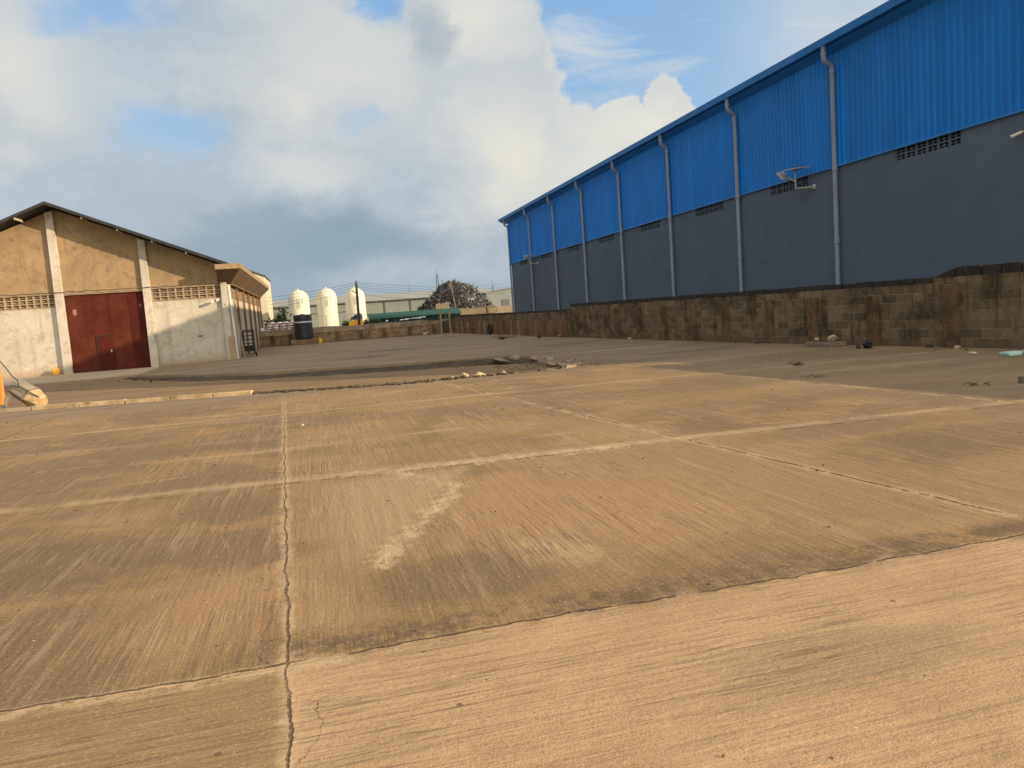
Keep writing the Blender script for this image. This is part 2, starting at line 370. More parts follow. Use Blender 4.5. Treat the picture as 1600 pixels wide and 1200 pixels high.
M['coping'] = simple('coping_block', (.034, .030, .027), .95, .4, 4, bump=.012)
M['panel'] = simple('laterite_panel', (.17, .092, .05), .95, .4, 1.4, dirt=(.085, .055, .035), bump=.015, streak=True)
M['panel_grey'] = simple('rib_concrete', (.20, .155, .11), .95, .35, 3, dirt=(.085, .07, .05), bump=.01)
M['tan'] = plaster('tan_plaster', (.325, .222, .112), (.255, .178, .09), (.18, .127, .07))
M['white'] = plaster('white_plaster', (.485, .435, .33), (.42, .375, .28), (.31, .265, .19), rust=(.36, .23, .13), zlo=-.12)
M['whitepil'] = plaster('pilaster_paint', (.52, .455, .36), (.42, .365, .28), (.28, .235, .175), rust=(.42, .35, .27), zlo=.1)
M['grille'] = simple('grille_concrete', (.32, .235, .14), .9, .2, 3)
M['grille_brown'] = simple('side_grille', (.30, .20, .115), .9, .25, 3)
M['hood'] = plaster('hood_concrete', (.165, .104, .056), (.125, .08, .044), (.075, .05, .03))
M['fin'] = simple('fin_concrete', (.20, .125, .07), .9, .25, 3)
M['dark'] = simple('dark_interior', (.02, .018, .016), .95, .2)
M['roofdark'] = simple('asbestos_roof', (.035, .034, .034), .9, .3, 2, dirt=(.02, .019, .018))
M['purlin'] = simple('purlin_timber', (.42, .36, .25), .85, .2)
M['door'] = simple('red_oxide_steel', (.088, .019, .010), .75, .35, 1.1, dirt=(.075, .014, .007), streak=True, spec=.15)
M['doordark'] = simple('dark_oxide_and_shade', (.065, .010, .005), .7, .2, 1.1, streak=True, spec=.15)
M['blue'] = sheet_material('blue_sheet', (.002, .18, .60))
M['bluetrim'] = sheet_material('blue_trim', (.03, .20, .56))
M['greywall'] = simple('slate_grey_paint', (.096, .128, .172), .8, .11, .22, spec=.15, bump=.003)
M['pipe'] = simple('grey_pvc_pipe', (.205, .25, .315), .5, .12, 2, spec=.4)
M['whitepaint'] = simple('white_paint', (.60, .57, .50), .5, .12, 2)
M['silo'] = simple('silo_white', (.60, .555, .42), .5, .07, .6, streak=True)
M['seam'] = simple('seam_grey', (.34, .34, .31), .7, .1)
M['cream'] = simple('cream_render', (.50, .45, .31), .85, .1, .6)
M['farwall'] = simple('far_sheet_grey', (.175, .19, .16), .8, .08, .2, streak=True)
M['farroof'] = simple('far_roof_pale', (.29, .285, .25), .8, .08, .2)
M['fargrey'] = simple('far_gable_grey', (.20, .215, .195), .8, .08, .2)
M['darkline'] = simple('dark_gutter', (.10, .11, .11), .7, .1)
M['green'] = simple('green_sheet', (.012, .045, .033), .6, .15, .5, streak=True)
M['greenroof'] = simple('green_roof', (.022, .07, .052), .6, .12, .5)
M['ochrewall'] = simple('ochre_wall', (.25, .20, .13), .9, .15, .8, streak=True)
M['blackplastic'] = simple('black_plastic', (.022, .026, .028), .45, .2, 2, spec=.4)
M['paleband'] = simple('pale_band', (.62, .62, .58), .6, .1)
M['timber'] = simple('weathered_timber', (.20, .155, .105), .9, .3, 4)
M['wood_dark'] = simple('dark_pole_wood', (.06, .05, .042), .9, .3, 4)
M['wire'] = simple('wire_black', (.03, .03, .03), .7, .1)
M['galv'] = simple('galvanised_steel', (.36, .36, .34), .5, .15, 4, metal=.2)
M['blacksteel'] = simple('black_steel', (.028, .022, .02), .6, .3, 4)
M['orange'] = simple('orange_paint', (.62, .25, .05), .6, .2, 3, dirt=(.32, .17, .07))
M['vehicle'] = simple('machine_orange', (.78, .36, .02), .5, .12, 2)
M['glass'] = simple('dark_glass', (.02, .03, .04), .1, .1, 1, spec=.6)
M['rubber'] = simple('tyre_rubber', (.03, .028, .026), .85, .2, 5)
M['greyrubber'] = simple('dusty_rubber', (.16, .15, .13), .9, .25, 5)
M['yellow'] = simple('yellow_plastic', (.78, .42, .03), .45, .12, 4)
M['kerb'] = simple('kerb_concrete', (.40, .29, .15), .9, .4, 2.2, dirt=(.15, .105, .055), bump=.012)
M['kerbdark'] = simple('dirty_kerb_concrete', (.30, .235, .14), .95, .3, 3, dirt=(.15, .11, .07), bump=.012)
M['rubble'] = simple('rubble_concrete', (.30, .225, .15), .95, .3, 5, dirt=(.2, .16, .11), bump=.015)
M['stonepale'] = simple('pale_stone', (.48, .38, .23), .95, .2, 5, bump=.012)
M['bale'] = simple('grey_tarpaulin_block', (.27, .235, .155), .9, .25, 2.5, dirt=(.19, .155, .095), bump=.01)
M['baleend'] = simple('speckled_block_end', (.50, .335, .165), .9, .35, 9, dirt=(.30, .2, .10), bump=.012)
M['bag'] = simple('black_bag', (.015, .014, .016), .4, .3, 6, spec=.5, bump=.02)
M['foam'] = simple('mint_foam', (.50, .76, .68), .5, .05, 4)
M['litter'] = simple('pale_litter', (.58, .56, .50), .7, .15, 6)
M['leaf'] = simple('dry_leaf', (.12, .075, .04), .9, .3, 6)
M['foliage'] = simple('foliage', (.055, .095, .03), .7, .45, 3)
M['signwhite'] = simple('sign_plate', (.66, .62, .54), .6, .06, 4)
M['signink'] = simple('sign_ink', (.11, .095, .075), .7, .1)
M['sackred'] = simple('sack_red', (.45, .05, .05), .7, .2, 5)
M['sackwhite'] = simple('sack_white', (.80, .74, .70), .7, .1, 5)
M['solar'] = simple('solar_cells', (.012, .03, .04), .25, .1, 4, spec=.6)
M['tint'] = attr_material('mixed_scrap', .65, .1)
M['rust'] = simple('rusty_wire', (.16, .085, .045), .85, .3, 5)
M['redpaint'] = simple('red_paint', (.5, .08, .06), .6, .1)

# ------------------------------------------------------------------ ground
def sheet(name, poly, z, th, mat, jit=0):
    """a slab with real edge faces; poly counter-clockwise"""
    pts = []
    for i, (x, y) in enumerate(poly):
        x2, y2 = poly[(i + 1) % len(poly)]; L = math.hypot(x2 - x, y2 - y)
        n = max(1, int(L / .35)) if jit and L < 12 else 1
        for k in range(n):
            f = k / n; j = jit if n > 1 else 0
            pts.append((x + (x2 - x) * f + rnd.uniform(-j, j), y + (y2 - y) * f + rnd.uniform(-j, j)))
    bm = bmesh.new(); vs = [bm.verts.new((x, y, z)) for x, y in pts]
    es = [bm.edges.new((vs[i], vs[(i + 1) % len(vs)])) for i in range(len(vs))]
    bmesh.ops.triangle_fill(bm, edges=es, use_beauty=True, use_dissolve=False)
    lo = [bm.verts.new((x, y, z - th)) for x, y in pts]
    for i in range(len(vs)):
        j = (i + 1) % len(vs); bm.faces.new((vs[i], lo[i], lo[j], vs[j]))
    bmesh.ops.recalc_face_normals(bm, faces=bm.faces[:])
    for f in bm.faces:
        if abs(f.normal.z) > .9 and f.normal.z < 0: f.normal_flip()
    me = bpy.data.meshes.new(name); bm.to_mesh(me); bm.free(); me.materials.append(mat)
    o = bpy.data.objects.new(name, me); COL.objects.link(o); return tag(o, kind='structure')
g = MB(); g.add([(-900, -300, -.13), (900, -300, -.13), (900, 1500, -.13), (-900, 1500, -.13)], [(0, 1, 2, 3)])
tag(g.build('ground', M['earth']), kind='structure')
g = MB(); g.add([(-40, 15, -.10), (12, 15, -.10), (12, 45, -.10), (-40, 45, -.10)], [(0, 1, 2, 3)])
tag(g.build('dirt_road', M['road']), kind='structure')
YARD = [(-40, -20), (60, -20), (60, 62.6), (-4.0, 62.6), (-4.05, 42.3), (-7.55, 42.3), (-7.3, 38), (-7.25, 35), (-7.05, 33.8), (-6.4, 32.7), (-4, 29.9), (-1.7, 28.2),
        (2.2, 26.7), (6.2, 25.6), (6.9, 24.4), (6.6, 23), (6.25, 21.5), (6.5, 20), (5.9, 18.5), (5.2, 18.15), (2.85, 18.4), (1, 18.9), (-1.6, 19.3), (-7.4, 20.7), (-40, 28)]
sheet('concrete_yard', YARD, 0, .12, M['yard'], .035)
sheet('door_apron', [(-30, 37.4), (-16, 36.6), (-11, 35.2), (-8.6, 35.4), (-7.4, 36.2), (-7.6, 42.45), (-30, 42.45)], -.06, .06, M['pad'], .06)
# dark mud washed up against the slab edge
g = MB(); rows = []
path = [(-7.3, 33.2), (-6.0, 31.4), (-4, 29.2), (-1.7, 27.5), (2.2, 26.0), (4.6, 25.3), (6.1, 24.7), (6.75, 23.6)]
pp = []
for i in range(len(path) - 1):
    for k in range(16):
        f = k / 16; pp.append((path[i][0] * (1 - f) + path[i + 1][0] * f, path[i][1] * (1 - f) + path[i + 1][1] * f))
nrow = 9
mudn = [rnd.uniform(.5, 1.5) for _ in range(400)]
for i, (x, y) in enumerate(pp):
    s = i / len(pp); wd = .4 + 1.5 * math.sin(min(1, s * 1.6) * math.pi * .5) + rnd.uniform(-.15, .15); hh = (.06 + .16 * s ** 3) * (1 - s ** 10)
    for k in range(nrow):
        f = k / (nrow - 1); e = math.sin(math.pi * f)
        g.v.append((x - wd * (f - .28) * .35 + rnd.uniform(-.05, .05), y + .35 - wd * f + rnd.uniform(-.06, .06), -.105 + hh * e * (.5 + .35 * mudn[i // 5] + .15 * mudn[i // 3 + k * 31]) * rnd.uniform(.85, 1.15) + (.006 if 0 < k < nrow - 1 else -.02)))
for i in range(len(pp) - 1):
    for k in range(nrow - 1): g.f.append((i * nrow + k, (i + 1) * nrow + k, (i + 1) * nrow + k + 1, i * nrow + k + 1))
for i in range(420):
    x, y = pp[rnd.randrange(len(pp))]; r = rnd.uniform(.02, .075) * rnd.uniform(.4, 1); g.rock((x + rnd.uniform(-.3, .3), y + .45 - abs(rnd.gauss(0, .8)), -.09 + r * .3), r * 1.3, r, r * .7, i + 5000)
for i in range(300):
    s = rnd.random() ** 1.2; x = -1.7 + 6.4 * s; y = 19.42 - .95 * min(1, s * 1.9) + rnd.gauss(-.06, .10); r = rnd.uniform(.015, .06); g.rock((x, y, .004 + r * .25), r * 1.6, r, r * .75, i + 7000)
tag(g.build('mud', M['mud'], smooth=30), kind='structure')
# grit washed along the broken slab edge (uncountable)
g = MB()
for i in range(700):
    s = rnd.random(); x = -1.6 + 8.2 * s; y = 19.35 - .95 * min(1, s * 1.9) + abs(rnd.gauss(0, .28)) - .05
    if rnd.random() < .35: x = rnd.uniform(5, 7.2); y = rnd.uniform(18.2, 22.5)
    z = .0 if y < 18.3 + max(0, (2.85 - x)) * .2 or x > 6.6 else -.09
    r = rnd.uniform(.012, .05); g.rock((x, y, z + r * .3), r, r * rnd.uniform(.6, 1), r * .6, i)
tag(g.build('gravel', simple('gravel_bits', (.20, .145, .09), .95, .5, 8)), kind='stuff')
g = MB()
for i in range(330):
    x = rnd.uniform(-9, 13); y = rnd.uniform(1.8, 17.8) ** 1.0
    r = rnd.uniform(.004, .011) * (1 + y * .06); g.rock((x, y, r * .35), r, r * rnd.uniform(.6, 1), r * .6, i + 999)
tag(g.build('pebbles', M['leaf']), kind='stuff')

# kerb stones
ks = [(-11.5, 21.75), (-10.3, 21.45), (-9.1, 21.1), (-7.9, 20.75), (-6.7, 20.48), (-5.6, 20.22), (-4.55, 19.98), (-3.5, 19.74), (-2.5, 19.5), (-1.6, 19.28)]
kl = ['dirty grey kerb stone under the orange trolley wheel', 'dirty grey kerb stone left of the tilted block', 'dirty grey kerb stone beneath the tilted block', 'dirty grey kerb stone just right of the tilted block',
      'sunlit kerb stone, next one right of the dirty stones', 'sunlit kerb stone with a stained middle, third from its broken end', 'pale sunlit kerb stone, second of the clean run', 'sunlit kerb stone beside the end stone of the row', 'end kerb stone of the row, where the rubble edge begins']
for i in range(len(ks) - 1):
    (x0, y0), (x1, y1) = ks[i], ks[i + 1]; a = math.atan2(y1 - y0, x1 - x0); L = math.hypot(x1 - x0, y1 - y0) - .015
    T = Matrix.Translation((x0, y0, 0)) @ Matrix.Rotation(a, 4, 'Z') @ Matrix.Rotation(R(rnd.uniform(-1, 1)), 4, 'X')
    o = MB().box(0, L, -.02, .17, -.10, .095 + rnd.uniform(-.01, .01), T).build('kerb_stone', M['kerb'] if i >= 4 else M['kerbdark'], bevel=.015)
    tag(o, kl[i], 'kerb', 'kerb stones along the yard edge')
for i, (x, y, sx, sz) in enumerate([(3.05, 18.35, .14, .09), (3.42, 18.42, .15, .10), (3.86, 18.62, .19, .08)]):
    o = MB().rock((x, y, sz * .6), sx, .12, sz, 40 + i).build('broken_stone', M['stonepale'])
    tag(o, ['leftmost pale broken stone on the slab edge', 'middle pale broken stone of three on the slab edge', 'longest pale broken stone, right of two on the edge'][i], 'stone', 'broken stones on the slab edge')
# rubble chunks round the broken corner of the slab
ch = [(5.55, 23.3, .55, .16), (6.0, 23.6, .35, .24), (6.5, 22.9, .30, .15), (6.75, 22.2, .45, .13), (6.3, 20.6, .40, .14), (6.45, 19.8, .5, .12), (6.6, 19.2, .42, .12), (6.2, 18.7, .30, .12), (5.6, 18.5, .22, .10), (4.55, 19.0, .13, .12), (6.9, 20.9, .3, .1), (7.0, 23.6, .28, .09)]
cl = ['flat slab of rubble lying in the dark mud', 'tallest upright rubble chunk in the dark mud', 'grey rubble chunk right of the mud heap', 'wide low rubble chunk beyond the broken corner', 'rubble chunk halfway down the broken edge', 'broad rubble slab on the broken slab corner',
      'rubble slab nearest the lit concrete edge', 'small rubble chunk at the tip of the broken corner', 'small rubble lump left of the broken corner tip', 'lone pale rubble lump on the dirt road', 'low rubble piece right of the broken edge', 'rubble piece farthest right past the mud']
for i, (x, y, s, h) in enumerate(ch):
    s *= .9; h *= .8
    o = MB().rock((x, y, h * .35 - .03), s, s * .6, h, 70 + i).build('rubble_chunk', M['rubble']); tag(o, cl[i], 'rubble', 'rubble chunks at the broken slab corner')

# ------------------------------------------------------------------ generic openings grille (x or y running)
def grille(g, a0, a1, z0, z1, d0, d1, cols, rows, bar, axis, tilt=0):
    def bx(p0, p1, q0, q1, e0, e1):
        if axis == 'x': g.box(p0, p1, e0, e1, q0, q1)
        else: g.box(e0, e1, p0, p1, q0, q1)
    pit = (a1 - a0 - bar) / cols; s = 1 if d1 > d0 else -1
    for i in range(cols + 1): bx(a0 + i * pit, a0 + i * pit + bar, z0, z1, min(d0, d1), max(d0, d1))
    hb = bar * .8; pz = (z1 - z0 - hb) / rows
    for i in range(cols):
        for k in range(rows + 1):
            e0, e1 = d0 + s * .012, d1 - s * .012
            bx(a0 + i * pit + bar, a0 + (i + 1) * pit, z0 + k * pz, z0 + k * pz + hb, min(e0, e1), max(e0, e1))
    return g

# ------------------------------------------------------------------ left warehouse
FY = 42.5
W = thing('warehouse', 'old tan plastered warehouse with white lower walls and red steel gate', 'warehouse', (-12, FY, 0))
AX, AZ, EZ, EX = -11.85, 8.02, 4.72, -3.95          # gable apex and right eave, underside of the roof
def roofz(x): return AZ - (AZ - EZ) / (EX - AX) * abs(x - AX)
LX = 2 * AX + 4.2
# upper gable
MB().prism([(LX, 3.92), (-4.2, 3.92), (-4.2, roofz(-4.2) - .02), (AX, AZ - .02), (LX, roofz(LX) - .02)], FY, FY + .25).build('gable_wall', M['tan'], W)
for a, b_ in ((LX, -12.2), (-7.9, -4.2)): MB().box(a, b_, FY, FY + .25, -.1, 3.22).build('lower_wall', M['white'], W)
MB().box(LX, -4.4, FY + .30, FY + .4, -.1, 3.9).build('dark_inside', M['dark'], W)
MB().box(-12.2, -7.9, FY - .03, FY + .25, 3.80, 3.915).build('lintel', M['grille'], W)
for (a, b_, n) in ((LX + .2, -12.2, 22), (-7.86, -4.45, 9)):
    gm = MB(); grille(gm, a, b_, 3.225, 3.915, FY - .02, FY + .2, n, 3, .075, 'x')
    # sloping louvre in every cell
    pit = (b_ - a - .075) / n
    for i in range(n):
        for k in range(3):
            z = 3.25 + k * .225
            gm.add([(a + i * pit + .08, FY + .15, z + .17), (a + (i + 1) * pit - .01, FY + .15, z + .17), (a + (i + 1) * pit - .01, FY + .02, z + .06), (a + i * pit + .08, FY + .02, z + .06)], [(0, 1, 2, 3)])
    gm.build('vent_grille', M['grille'], W)
for x, wd, top in ((-15.9, .36, 0), (-12.03, .36, 0), (-8.03, .34, 0), (-4.36, .30, 4.0)):
    zt = top or roofz(x) - .03
    p = MB(); p.prism([(x - wd / 2 - .02, -.1), (x + wd / 2 + .02, -.1), (x + wd / 2, zt - (0 if top or x < AX else .08)), (x - wd / 2, zt - (.08 if x < AX else 0))], FY - .19, FY + .02)
    p.build('pilaster', M['whitepil'], W, bevel=.012)
# sliding gate
d = MB().box(-11.84, -9.88, FY + .06, FY + .13, -.05, 3.8).build('gate_leaf', M['door'], W)
MB().box(-9.87, -8.2, FY + .08, FY + .15, -.05, 3.8).build('gate_leaf', M['door'], W)
MB().box(-8.98, -8.2, FY + .062, FY + .078, -.05, 3.8).build('dark_panel', M['doordark'], W)  # pilaster's shadow on the gate, put in as a darker strip
gf = MB()
for z in (1.9, 3.74): gf.box(-11.82, -9.9, FY + .045, FY + .058, z, z + .035)
gf.box(-9.93, -9.885, FY + .04, FY + .058, .0, 3.79); gf.box(-11.83, -11.79, FY + .04, FY + .058, .0, 3.79)
gf.build('stiffener', M['door'], d)
wk = MB().box(-10.58, -9.94, FY + .025, FY + .055, .02, 1.66).build('wicket_door', M['doordark'], d)
fr = MB(); fr.box(-10.63, -10.59, FY + .01, FY + .05, .02, 1.72); fr.box(-10.585, -9.94, FY + .01, FY + .05, 1.675, 1.715)
fr.build('frame', M['blacksteel'], wk)
MB().box(-10.03, -9.97, FY - .0, FY + .02, .85, .98).build('handle', M['galv'], wk)
MB().box(-11.55, -11.38, FY + .052, FY + .058, 2.8, 3.08).build('paint_patch', simple('worn_patch', (.26, .15, .11), .7, .2, 5), d)
MB().box(-8.5, -8.38, FY + .052, FY + .06, 3.0, 3.18).build('paint_patch', simple('worn_patch_dark', (.17, .07, .05), .7, .2, 5), d)
# roof: two corrugated slopes
rf = MB()
def slope(x0, z0, x1, z1, y0, y1):
    n = int((y1 - y0) / .09); vs = []
    for i in range(n + 1):
        y = y0 + (y1 - y0) * i / n; dz = .025 * (1 if i % 2 else -1)
        vs += [(x0, y, z0 + dz + .10), (x1, y, z1 + dz + .10)]
    rf.add(vs, [(2 * i, 2 * i + 1, 2 * i + 3, 2 * i + 2) for i in range(n)])
    rf.add([(x0, y0, z0), (x1, y0, z1), (x1, y1, z1), (x0, y1, z0)], [(0, 1, 2, 3)])
    rf.add([(x0, y0 - .01, z0 - .01), (x1, y0 - .01, z1 - .01), (x1, y0 - .01, z1 + .135), (x0, y0 - .01, z0 + .135)], [(0, 1, 2, 3)])
slope(AX, AZ + .06, EX, EZ + .06, 41.3, 67); slope(AX, AZ + .06, 2 * AX - EX, EZ + .06, 41.3, 67)
rf.build('roof', M['roofdark'], W)
for x in [AX - 1.35 * k for k in range(1, 6)] + [AX + 1.5 * k for k in range(1, 5)]:
    z = roofz(x); MB().box(x - .035, x + .035, 41.36, FY, z - .05, z + .05).build('purlin', M['purlin'], W)
# side wall, fins, grille and flared hood
sw = MB(); sw.box(-4.4, -4.2, FY + .25, 66, -.1, 3.18); sw.build('side_wall', M['white'], W)
sg = MB(); grille(sg, FY + .3, 66, 3.182, 3.88, -4.2, -4.38, 44, 3, .09, 'y'); sg.build('vent_grille', M['grille_brown'], W)
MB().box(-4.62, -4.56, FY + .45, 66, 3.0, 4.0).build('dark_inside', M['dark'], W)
MB().box(-4.4, -4.08, FY - .02, FY + .42, -.1, 3.9).build('corner_column', M['whitepil'], W, bevel=.015)
for i, y in enumerate([46.7, 50.8, 54.9, 58.9, 62.9, 65.9]):
    MB().box(-4.2, -4.07, y - .10, y + .10, -.02, 3.9).build('fin', M['fin'], W)
hd = MB(); ye = 66.6
prof0 = [(-4.62, FY - .02, 3.92), (-4.02, FY - .02, 3.92), (-3.38, 41.25, 4.58), (-3.38, 41.25, 4.83), (-4.53, 41.25, 4.83), (-4.53, 41.25, 4.58)]
hd.add(prof0[:2] + prof0[2:], [(0, 1, 2, 5), (5, 2, 3, 4)])
prof1 = [(-4.62, ye - 1, 3.92), (-4.02, ye - 1, 3.92), (-3.38, ye, 4.58), (-3.38, ye, 4.83), (-4.53, ye, 4.83), (-4.53, ye, 4.58)]
hd.add(prof0 + prof1, [(1, 7, 8, 2), (2, 8, 9, 3), (3, 9, 10, 4), (0, 6, 7, 1), (4, 10, 11, 5), (5, 11, 6, 0)])
hd.add(prof1, [(0, 1, 2, 5), (5, 2, 3, 4)])
h_ = hd.build('roof_hood', M['hood'], W)
hb = MB(); hb.box(-4.56, -3.35, 41.225, 41.25 - .003, 4.60, 4.85); hb.box(-3.38 + .003, -3.35, 41.25, ye, 4.60, 4.85); hb.build('edge_band', M['grille_brown'], h_)
MB().box(-4.2, -3.96, FY + .45, 66, 3.885, 3.917).build('ledge', M['tan'], W)
# white downpipe and cable
MB().tube([(-4.13, FY - .16, 3.82), (-4.08, FY - .16, 2.5), (-4.0, FY - .16, .02)], .055, 10).build('downpipe', M['whitepaint'], W, smooth=40)
MB().box(-4.36, -4.06, FY - .24, FY - .035, -.05, 1.2).build('corner_guard', M['grille'], W, bevel=.01)
cb = MB(); pts = []
for i in range(60): x = -20 + i * 15.6 / 59; pts.append((x, FY - .22, 3.97 - .03 * abs(math.sin(i * .9)) - .02 * math.sin(i * 2.3)))
cb.tube(pts, .018, 5); cb.build('cable', M['wire'], W)
# damp run and crack lines scored in the plaster left of the gate
ck = MB(); ck.tube([(-13.6, FY - .002, 6.3), (-13.5, FY - .002, 5.9), (-13.55, FY - .002, 5.4), (-13.35, FY - .002, 5.1), (-13.25, FY - .002, 4.7), (-12.95, FY - .002, 4.55)], .012, 5)
ck.tube([(-13.5, FY - .002, 6.3), (-13.38, FY - .002, 5.7), (-13.35, FY - .002, 5.1)], .010, 5)
ck.build('plaster_crack', simple('crack_grey', (.27, .185, .105), .95, .2), W)

# no-entry style sign on the white wall
sx, sz = -5.74, 1.43
sg_ = thing('wall_sign', 'small white notice with slashed circle and dark lettering on warehouse wall', 'sign', (sx, FY - .01, sz))
MB().box(sx - .14, sx + .14, FY - .022, FY - .002, sz - .19, sz + .19).build('plate', M['signwhite'], sg_)
r_ = MB(); ring = [(sx + .075 * math.cos(a), FY - .028, sz + .08 + .075 * math.sin(a)) for a in [2 * math.pi * k / 20 for k in range(21)]]
r_.tube(ring, .012, 6); r_.tube([(sx - .05, FY - .029, sz + .03), (sx + .05, FY - .029, sz + .13)], .012, 6); r_.build('symbol', M['signink'], sg_)
bt = MB(); bt.box(sx - .125, sx + .125, FY - .028, FY - .0225, sz - .075, sz - .03); bt.box(sx - .11, sx + .10, FY - .028, FY - .0225, sz - .165, sz - .095); bt.build('lettering', M['signink'], sg_)
bo = MB()
for a in ((-.14, -.132, -.19, .19), (.132, .14, -.19, .19), (-.13, .13, .182, .19)): bo.box(sx + a[0], sx + a[1], FY - .027, FY - .0225, sz + a[2], sz + a[3])
bo.build('border', M['signink'], sg_)
# twin security lamp on the corner
L = thing('security_light', 'white twin-headed security light on the warehouse wall under the grille', 'light', (-4.75, FY - .02, 3.12))
MB().box(-4.8, -4.66, FY - .05, FY - .0, 3.02, 3.2).build('mounting_plate', M['whitepaint'], L)
MB().tube([(-4.72, FY - .05, 3.12), (-4.74, FY - .2, 3.1), (-4.86, FY - .28, 3.08)], .02, 8).build('arm', M['galv'], L)
for dx, dz in ((-.2, -.02), (.06, .06)):
    MB().lathe((-4.74 + dx, FY - .42, 3.06 + dz), [(.03, .16), (.05, .12), (.085, 0), (.08, -.02)], 14, 'y').build('lamp_head', M['whitepaint'], L, smooth=40)
MB().tube([(-4.55, FY - .06, 3.05), (-4.35, FY - .22, 2.85)], .025, 6).build('bracket', M['galv'], L)
# yellow jerrycan by the pilaster
J = thing('jerrycan', 'small yellow jerrycan standing at the foot of the warehouse pilaster', 'jerrycan', (-12.5, FY - .35, -.06))
MB().box(-12.64, -12.36, FY - .45, FY - .27, -.06, .26).build('body', M['yellow'], J, bevel=.04)
MB().tube([(-12.6, FY - .36, .25), (-12.58, FY - .36, .33), (-12.44, FY - .36, .33), (-12.42, FY - .36, .25)], .018, 8).build('handle', M['yellow'], J)
MB().lathe((-12.40, FY - .36, .25), [(.03, 0), (.03, .06)], 10).build('cap', M['rubber'], J)

# black sack trolley beside the side wall
def trolley(name, label, x, y, z, h, w, mat, lean, tyre, rungs):
    T = thing(name, label, 'hand trolley', (x, y, z)); m_ = MB()
    hw = w / 2
    for s in (-1, 1): m_.tube([(x + s * hw, y, z + .16), (x + s * hw * .98, y + lean * .6, z + h * .6), (x + s * hw * .95, y + lean, z + h)], .04, 8)
    m_.build('upright', mat, T)
    rg = MB()
    for k in range(rungs):
        f = (k + .5) / rungs; rg.box(x - hw, x + hw, y + lean * f - .012, y + lean * f + .02, z + .2 + (h - .22) * f, z + .25 + (h - .22) * f)
    rg.box(x - hw, x + hw, y + lean - .02, y + lean + .025, z + h - .05, z + h + .015)
    rg.build('rung', mat, T)
    MB().box(x - hw - .04, x + hw + .04, y - .30, y + .02, z + .13, z + .16).build('toe_plate', mat, T)
    MB().tube([(x - hw - .1, y + .08, z + .14), (x + hw + .1, y + .08, z + .14)], .018, 8).build('axle', mat, T)
    for s in (-1, 1):
        wl = MB().lathe((x + s * (hw + .06) - .035, y + .08, z + .14), [(.09, 0), (.135, .01), (.14, .035), (.135, .06), (.09, .07)], 20, 'x').build('wheel', tyre, T, smooth=40)
        MB().lathe((x + s * (hw + .06) - .045, y + .08, z + .14), [(.02, 0), (.075, .005), (.075, .085), (.02, .09)], 14, 'x').build('hub', mat, wl)
    return T
T1 = trolley('hand_trolley', 'black ladder-frame hand trolley standing upright beside the finned side wall', -3.55, 44.2, 0, 1.45, .55, M['blacksteel'], .18, M['rubber'], 6)
MB().box(-3.78, -3.32, 44.25, 44.28, .3, .62).build('back_plate', M['blacksteel'], T1)
MB().tube([(-3.83, 44.3, .9), (-3.92, 44.2, 1.4), (-3.98, 44.1, 2.0)], .022, 6).build('handle', M['blacksteel'], T1)
# planks leaning on the corner
PK = thing('plank', 'pale plank leaning against the warehouse corner column', 'plank', (-3.8, 42.9, 0))
MB().prism([(-4.02, 3.2), (-3.94, 3.2), (-3.68, 0), (-3.77, 0)], 42.86, 42.90).build('board', M['grille'], PK)

# ------------------------------------------------------------------ orange trolley and tilted block at the kerb
KX, KY = -7.65, 21.6
T2 = thing('ladder_trolley', 'orange ladder-frame trolley with a grey wheel at the left kerb', 'hand trolley', (KX, KY, -.05))
up = MB()
for x in (KX, KX - .62): up.prism([(x - .04, .12), (x + .04, .12), (x - .02, 1.55), (x - .09, 1.55)], KY - .04, KY + .04)
up.build('upright', M['orange'], T2, bevel=.008)
rg = MB()
for z in (.30, .62, .92, 1.22): rg.box(KX - .62, KX - .045, KY - .02, KY + .03, z, z + .07)
rg.build('rung', M['orange'], T2, bevel=.006)
MB().box(KX - .68, KX + .07, KY - .30, KY - .045, .13, .30).build('toe_box', M['orange'], T2, bevel=.01)
MB().prism([(KX - .58, .36), (KX - .5, .36), (KX - .06, .56), (KX - .06, .62)], KY - .05, KY - .022).build('brace', M['orange'], T2)
for x in (KX + .07, KX - .78):
    wl = MB().lathe((x - .05, KY - .05, .13), [(.11, 0), (.175, .015), (.185, .05), (.175, .085), (.11, .10)], 24, 'x').build('wheel', M['greyrubber'], T2, smooth=40)
    MB().lathe((x - .06, KY - .05, .13), [(.02, 0), (.10, .008), (.10, .112), (.02, .12)], 16, 'x').build('hub', M['rust'], wl)
MB().tube([(KX - .78, KY - .05, .13), (KX + .07, KY - .05, .13)], .022, 8).build('axle', M['rust'], T2)
# tilted long block roped to the trolley
B = thing('tilted_block', 'large grey-beige oblong block tipped on its corner beside the orange trolley', 'block', (-7.3, 21.7, -.05))
Mx = Matrix.Translation((-7.14, 21.8, .28)) @ Matrix.Scale(.82, 4) @ Matrix.Rotation(R(-38), 4, 'Z') @ Matrix.Rotation(R(24), 4, 'Y') @ Matrix.Rotation(R(33), 4, 'X')
def lb(x0, x1, s0, s1, g):
    cs = lambda s: [(-.24 * s, -.20 * s), (-.06 * s, -.30 * s), (.24 * s, -.22 * s), (.30 * s, .12 * s), (.02 * s, .28 * s), (-.27 * s, .14 * s)]
    a, b_ = cs(s0), cs(s1); vs = [Mx @ Vector((x0, p, q)) for p, q in a] + [Mx @ Vector((x1, p, q)) for p, q in b_]
    g.add(vs, [tuple(range(6)), tuple(range(11, 5, -1))] + [(i, i + 6, (i + 1) % 6 + 6, (i + 1) % 6) for i in range(6)]); return g
lb(-.62, .12, .95, 1.0, MB()).build('body', M['bale'], B, bevel=.02)
